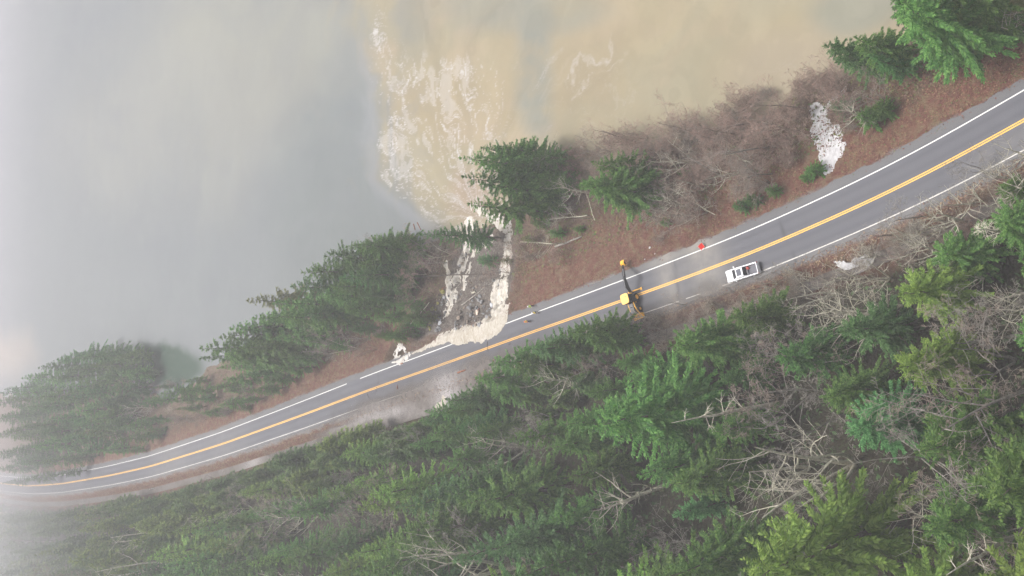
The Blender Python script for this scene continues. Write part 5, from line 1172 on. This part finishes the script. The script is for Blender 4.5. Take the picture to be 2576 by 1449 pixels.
RM = [rock_mesh(i) for i in range(7)]
for q in RM: q.materials.append(RK)
def rock(px, py, s, mat, label, group=None, flat=0.7, sink=0.28):
    x, y, z = ground_at(px, py); o = bpy.data.objects.new('boulder', random.choice(RM)); COL.objects.link(o)
    o.location = (x, y, z + s * flat * (0.5 - sink)); o.scale = (s * random.uniform(0.85, 1.3), s * random.uniform(0.8, 1.1), s * flat); o.rotation_euler = (random.uniform(-.3, .3), random.uniform(-.3, .3), random.uniform(0, 6.28))
    o.material_slots[0].link = 'OBJECT'; o.material_slots[0].material = mat
    return tag(o, label, 'rock', group)
rr = random.Random(9)
def fill_rocks(poly, n, smin, smax, mats, label, group):
    P = np.array(poly, float); k = 0; tr = 0
    while k < n and tr < 3000:
        tr += 1; px = rr.uniform(P[:, 0].min(), P[:, 0].max()); py = rr.uniform(P[:, 1].min(), P[:, 1].max())
        if poly_sd(np.array([px]), np.array([py]), P)[0] < 0: continue
        rock(px, py, smin + (smax - smin) * rr.random() ** 2.2, rr.choice(mats), label, group); k += 1
fill_rocks([(1125, 838), (1150, 800), (1160, 770), (1215, 740), (1240, 760), (1238, 800), (1215, 818), (1160, 828)], 72, 0.35, 1.2, [RK, RK, RK, BK], 'loose angular boulder in the grey rubble above the broken road edge', 'boulders above the broken road edge')
fill_rocks([(1150, 790), (1152, 740), (1165, 700), (1240, 690), (1245, 740), (1200, 750)], 38, 0.3, 0.9, [RK, BK, BK], 'dark boulder in the earth bank between the two cascades', 'boulders between the cascades')
fill_rocks([(1090, 835), (1105, 770), (1122, 735), (1132, 745), (1122, 790), (1112, 830)], 26, 0.4, 1.15, [RK], 'grey riprap boulder beside the foot of the left cascade', 'riprap beside the left cascade')
fill_rocks([(1075, 825), (1088, 775), (1108, 725), (1118, 735), (1104, 775), (1090, 830)], 26, 0.45, 1.2, [MK, MK, BK], 'yellow green mossy boulder in the strip left of the left cascade', 'mossy boulders left of the cascades')
fill_rocks([(1240, 690), (1252, 660), (1262, 690), (1255, 730), (1245, 745)], 10, 0.4, 1.0, [RK], 'wet dark boulder standing in the right cascade', 'boulders in the right cascade')
fill_rocks([(1140, 700), (1150, 640), (1172, 600), (1186, 600), (1178, 660), (1160, 700)], 14, 0.4, 0.9, [RK, BK], 'dark boulder along the upper left cascade', 'boulders along the upper left cascade')
rock(1108, 812, 1.5, WK, 'pale blue grey slab on the riprap, the palest rock of the bank', None, 0.4); rock(1103, 804, 1.0, BK, 'orange brown block wedged behind the pale slab', None, 0.6)
rock(1202, 786, 1.5, TK, 'large flat tan boulder among the grey rubble', None, 0.5); rock(1206, 818, 1.3, RK, 'big oval grey boulder touching the white water below the rubble', None, 0.6); rock(1238, 768, 1.0, WK, 'whitish boulder at the edge of the right cascade', None, 0.6)
rock(1208, 745, 1.1, RK, 'flat dark slab with a pale ledge near the head of the rubble', None, 0.4)
rock(2600 * S26, 990 * S26, 0.42, WK, 'small white stone on the red verge, largest of the three above the backhoe'); rock(2620 * S26, 1015 * S26, 0.25, WK, 'tiny white stone in the middle of the three on the verge'); rock(2580 * S26, 1037 * S26, 0.32, WK, 'small white stone nearest the road of the three on the verge')

# ------------------------------------------------------------------ undergrowth: bracken on the verge, leafy and dead litter under the trees
def litter(name, n, sampler, mat, size, seed, up=0.6):
    rg = np.random.default_rng(seed); x, y = sampler(rg, n); z = height(x, y); n = len(x)
    a = rg.uniform(0, 6.283, n); el = rg.uniform(0.1, 1.1, n) * up; L = rg.uniform(size[0], size[1], n); w_ = L * rg.uniform(0.15, 0.34, n); rl = rg.uniform(-0.8, 0.8, n)
    d_ = np.stack([np.cos(a) * np.cos(el), np.sin(a) * np.cos(el), np.sin(el)], 1); s_ = np.stack([-np.sin(a) * np.cos(rl), np.cos(a) * np.cos(rl), np.sin(rl)], 1)
    p = np.stack([x, y, z + rg.uniform(-0.03, 0.12, n)], 1)
    V_ = np.stack([p, p + d_ * (L * .45)[:, None] + s_ * w_[:, None], p + d_ * L[:, None] + np.array([0, 0, -.25]) * L[:, None], p + d_ * (L * .45)[:, None] - s_ * w_[:, None]], 1).reshape(-1, 3)
    me = bpy.data.meshes.new(name); me.vertices.add(4 * n); me.vertices.foreach_set('co', V_.ravel().astype(np.float32)); me.loops.add(4 * n); me.loops.foreach_set('vertex_index', np.arange(4 * n, dtype=np.int32)); me.polygons.add(n); me.polygons.foreach_set('loop_start', np.arange(n, dtype=np.int32) * 4); me.update()
    return tag(link(name, me, mat), kind='stuff')
def island_mat(name, stops, trans=0.15):
    M, ns, ls, b = mat_new(name); gi = ns.new('ShaderNodeNewGeometry')
    f = noise(ns, ls, 0.35, 4, 0.6); k = math_n(ns, ls, 'ADD', math_n(ns, ls, 'MULTIPLY', gi.outputs['Random Per Island'], 0.6), math_n(ns, ls, 'MULTIPLY', f, 0.4))
    ls.new(ramp(ns, ls, k, stops), b.inputs['Base Color']); b.inputs['Roughness'].default_value = 0.8; b.inputs['Specular IOR Level'].default_value = 0.2; return M
def samp_road(d0, d1, y0, y1, keepf=None):
    def f(rg, n):
        yy = y0 + (y1 - y0) * rg.random(n) ** 1.4; i = np.searchsorted(CLN[:, 1][::-1] if CLN[0, 1] > CLN[-1, 1] else CLN[:, 1], yy)
        i = np.clip(len(CLN) - 1 - i if CLN[0, 1] > CLN[-1, 1] else i, 0, len(CLN) - 1); d_ = d0 + (d1 - d0) * rg.random(n)
        x = CLN[i, 0] + CN[i, 0] * d_ + rg.uniform(-.8, .8, n); y = CLN[i, 1] + CN[i, 1] * d_ + rg.uniform(-.8, .8, n)
        k = np.ones(n, bool) if keepf is None else keepf(x, y, d_)
        k &= (poly_sd(x, y, WASH) < 0.5) & (poly_sd(x, y, PIT) < 0.3); return x[k], y[k]
    return f
litter('bracken', 42000, samp_road(5.0, 15, 36, 330, lambda x, y, d_: fbm(x * .5, y * .5, 3, 3) > 0.36), island_mat('dead_bracken', [(0.2, (0.075, 0.038, 0.03)), (0.40, (0.15, 0.06, 0.047)), (0.56, (0.19, 0.09, 0.065)), (0.68, (0.23, 0.15, 0.085)), (0.76, (0.10, 0.125, 0.045))]), (0.15, 0.42), 1)
litter('bracken', 12000, samp_road(-7.0, -4.7, 30, 360), island_mat('ditch_grass', [(0.2, (0.10, 0.06, 0.045)), (0.5, (0.20, 0.12, 0.085)), (0.75, (0.26, 0.19, 0.12))]), (0.15, 0.5), 2)
litter('undergrowth', 30000, samp_road(11, 34, 40, 420, lambda x, y, d_: (height(x, y) > LAKE_Z + 0.1)), island_mat('bank_undergrowth', [(0.2, (0.07, 0.045, 0.035)), (0.4, (0.16, 0.10, 0.08)), (0.55, (0.11, 0.115, 0.045)), (0.68, (0.06, 0.10, 0.035)), (0.8, (0.17, 0.17, 0.05))]), (0.25, 0.75), 3)
litter('undergrowth', 60000, samp_road(-115, -10.5, 25, 470), island_mat('forest_undergrowth', [(0.2, (0.04, 0.034, 0.024)), (0.36, (0.07, 0.055, 0.038)), (0.44, (0.045, 0.08, 0.03)), (0.7, (0.07, 0.12, 0.045)), (0.82, (0.11, 0.10, 0.065))]), (0.35, 1.1), 4)

# ------------------------------------------------------------------ the smallest, farthest conifers read as one wood
camp = Vector((0, 0, CAM_H))
cand = [T for T in TREES if T[1] == 'conifer' and T[6] == 'hill']
n_bank = sum(1 for T in TREES if 'conifer' in T[1] and T[6] != 'hill')
cand.sort(key=lambda T: -T[5] / (T[0].location - camp).length * (0.2 if not (-150 < T[3] < 2900 and -20 < T[4] < 1640) else 1.0))
WOODP = [conifer_meshes('w%d' % k, 60 + k, rad=(4.0, 4.8, 5.2)[k], whorls=20, per=6, droop=0.45, tw=1.45, shape=(0.8, 0.7, 0.6)[k])[1] for k in range(3)]
wv = []; wf = []; wm = []; nv = 0; tones = ['dark green', 'mid green', 'yellow green', 'blue green', 'olive']
for q, T in enumerate(cand[max(0, 292 - n_bank):]):
    e = T[0]; me_ = WOODP[q % 3]; co = np.empty(len(me_.vertices) * 3); me_.vertices.foreach_get('co', co); co = co.reshape(-1, 3)
    M4 = np.array(Matrix.Translation(e.location) @ e.rotation_euler.to_matrix().to_4x4() @ Matrix.Diagonal((*e.scale, 1)))
    wv.append(co @ M4[:3, :3].T + M4[:3, 3]); f = np.empty(len(me_.polygons) * 3, np.int32); me_.polygons.foreach_get('vertices', f); wf.append(f + nv); nv += len(co)
    wm.append(np.full(len(me_.polygons), tones.index(T[2]), np.int32))
    TREES.remove(T)
    for c in list(e.children): bpy.data.objects.remove(c)
    bpy.data.objects.remove(e)
wv = np.concatenate(wv); wf = np.concatenate(wf); wm = np.concatenate(wm)
me = bpy.data.meshes.new('far_wood'); me.vertices.add(len(wv)); me.vertices.foreach_set('co', wv.ravel().astype(np.float32)); me.loops.add(len(wf)); me.loops.foreach_set('vertex_index', wf)
me.polygons.add(len(wf) // 3); me.polygons.foreach_set('loop_start', np.arange(0, len(wf), 3, dtype=np.int32))
for k in tones: me.materials.append(LEAF[k])
me.polygons.foreach_set('material_index', wm); me.update()
tag(link('far_wood', me), kind='stuff')

# ------------------------------------------------------------------ labels of the trees
ORD = ['leftmost', 'second from left', 'third from left', 'fourth from left', 'fifth from left', 'sixth from left', 'seventh from left', 'eighth from left', 'ninth from left', 'tenth from left', 'eleventh from left', 'twelfth from left']
def zone(px, py, side):
    if side == 'bank':
        for lim, nm in ((130, 'on the misty far point'), (330, 'near the misty point tip'), (480, 'beside the green cove'), (640, 'right of the green cove'), (780, 'amid the left shore clump'), (920, 'in the left shore clump'), (1060, 'just left of the cascades'), (1190, 'leaning over the left cascade'), (1330, 'over the right cascade'), (1480, 'just right of the right cascade'), (1640, 'on the bank above the backhoe'), (1800, 'on the bank above the red sign'), (1960, 'on the bank above the pickup'), (2110, 'around the white waterfall'), (9999, 'in the upper right corner')):
            if px < lim: 
                if 480 <= px < 1060: nm += ', lake side' if py < np.interp(px, [480, 1060], [920, 690]) else ', road side'
                return nm
    ry = np.interp(px, [0, 600, 1200, 1800, 2400, 2576], [1235, 1140, 940, 730, 500, 400]); dy = py - ry
    row = 'by the ditch' if dy < 95 else ('low on the slope' if dy < 200 else ('halfway up the slope' if dy < 330 else ('high on the slope' if dy < 470 else 'deep in the forest')))
    for lim, nm in ((250, 'under the misty bend'), (450, 'below the marker post'), (650, 'below the far straight'), (820, 'below the ditch pool'), (980, 'left of the flood'), (1140, 'below the flood'), (1300, 'below the cascades'), (1460, 'below the workers'), (1620, 'below the backhoe'), (1780, 'below the red sign'), (1940, 'below the pickup'), (2100, 'right of the pickup'), (2260, 'below the waterfall'), (2420, 'towards the right edge'), (9999, 'by the right edge')):
        if px < lim: return row + ' ' + nm
GRP = {('conifer', 'bank'): 'conifers on the lake bank', ('conifer', 'hill'): 'conifers of the hillside forest', ('small conifer', 'bank'): 'young conifers on the lake bank', ('bare tree', 'bank'): 'bare trees on the lake bank', ('bare tree', 'hill'): 'bare trees of the hillside forest', ('leafless shrub', 'bank'): 'leafless shrubs on the lake bank', ('leafless shrub', 'hill'): 'leafless shrubs along the ditch'}
CATS = {'conifer': 'conifer', 'small conifer': 'conifer', 'bare tree': 'bare tree', 'leafless shrub': 'shrub', 'dead tree': 'dead tree'}
from collections import defaultdict
grp = defaultdict(list)
for T in TREES:
    e, kind, colr, px, py, h, side, lab = T
    e['category'] = CATS[kind]
    if kind != 'dead tree': e['group'] = GRP[(kind, side)]
    if lab: e['label'] = lab; continue
    size = '' if kind in ('small conifer', 'leafless shrub') else ('tall ' if h > 21 else ('slim ' if h < 12 else ''))
    grp[(size + colr + ' ' + kind, zone(px, py, side))].append((px, e, kind))
for (what, where), L in grp.items():
    L.sort(key=lambda q: q[0])
    for i, (px, e, kind) in enumerate(L):
        if len(L) == 1: e['label'] = f'{what} {where}'
        elif kind == 'leafless shrub' and len(L) > 6: e['label'] = f'one of the {what}s {where}'
        elif i < len(ORD): e['label'] = f'{what} {where}, {ORD[i]}'
        else: e['label'] = f'{what} {where}, right of the twelfth'

# ------------------------------------------------------------------ haze (air between the drone and the far shore)
bm = bmesh.new(); bmesh.ops.create_cube(bm, size=1.0)
for v in bm.verts: v.co = Vector(((v.co.x) * 1500, 560 + v.co.y * 1500, -12.5 + (v.co.z + 0.5) * (CAM_H + 4 + 12.5)))
me = bpy.data.meshes.new('haze'); bm.to_mesh(me); bm.free()
HM = bpy.data.materials.new('haze'); HM.use_nodes = True; HM.node_tree.nodes.clear()
ho = HM.node_tree.nodes.new('ShaderNodeOutputMaterial'); hv = HM.node_tree.nodes.new('ShaderNodeVolumePrincipled')
hv.inputs['Color'].default_value = (0.97, 0.963, 0.985, 1); hv.inputs['Density'].default_value = HAZE_DENSITY; hv.inputs['Anisotropy'].default_value = 0.1
HM.node_tree.links.new(hv.outputs[0], ho.inputs['Volume'])
tag(link('haze', me, HM), kind='stuff')

# thicker bank of fog drifting over the far end of the lake and forest
def fog_bank(c, r, dens, tint):
    bm = bmesh.new(); bmesh.ops.create_icosphere(bm, subdivisions=4, radius=1.0)
    me = bpy.data.meshes.new('fog_bank'); bm.to_mesh(me); bm.free()
    M = bpy.data.materials.new('fog'); M.use_nodes = True; ns = M.node_tree.nodes; ls = M.node_tree.links; ns.clear()
    o_ = ns.new('ShaderNodeOutputMaterial'); v_ = ns.new('ShaderNodeVolumePrincipled'); tc = ns.new('ShaderNodeTexCoord')
    ln = nd(ns, 'ShaderNodeVectorMath', operation='LENGTH'); ls.new(tc.outputs['Object'], ln.inputs[0])
    mr = nd(ns, 'ShaderNodeMapRange', interpolation_type='SMOOTHSTEP'); ls.new(ln.outputs['Value'], mr.inputs['Value'])
    mr.inputs['From Min'].default_value = 1.0; mr.inputs['From Max'].default_value = 0.25; mr.inputs['To Min'].default_value = 0.0; mr.inputs['To Max'].default_value = dens
    nz_ = nd(ns, 'ShaderNodeTexNoise'); nz_.inputs['Scale'].default_value = 2.6; nz_.inputs['Detail'].default_value = 3; ls.new(tc.outputs['Object'], nz_.inputs['Vector'])
    ls.new(math_n(ns, ls, 'MULTIPLY', mr.outputs[0], math_n(ns, ls, 'MULTIPLY_ADD', nz_.outputs['Fac'], 2.0, 0.0, clamp=False)), v_.inputs['Density'])
    v_.inputs['Color'].default_value = tint; v_.inputs['Anisotropy'].default_value = 0.1
    ls.new(v_.outputs[0], o_.inputs['Volume']); o = link('fog_bank', me, M); o.location = c; o.scale = r; tag(o, kind='stuff')
fog_bank((60, 840, 10), (640, 500, 110), 0.0135, (0.93, 0.915, 0.96, 1))
fog_bank((-275, 450, 40), (245, 330, 120), 0.026, (0.95, 0.94, 0.965, 1))
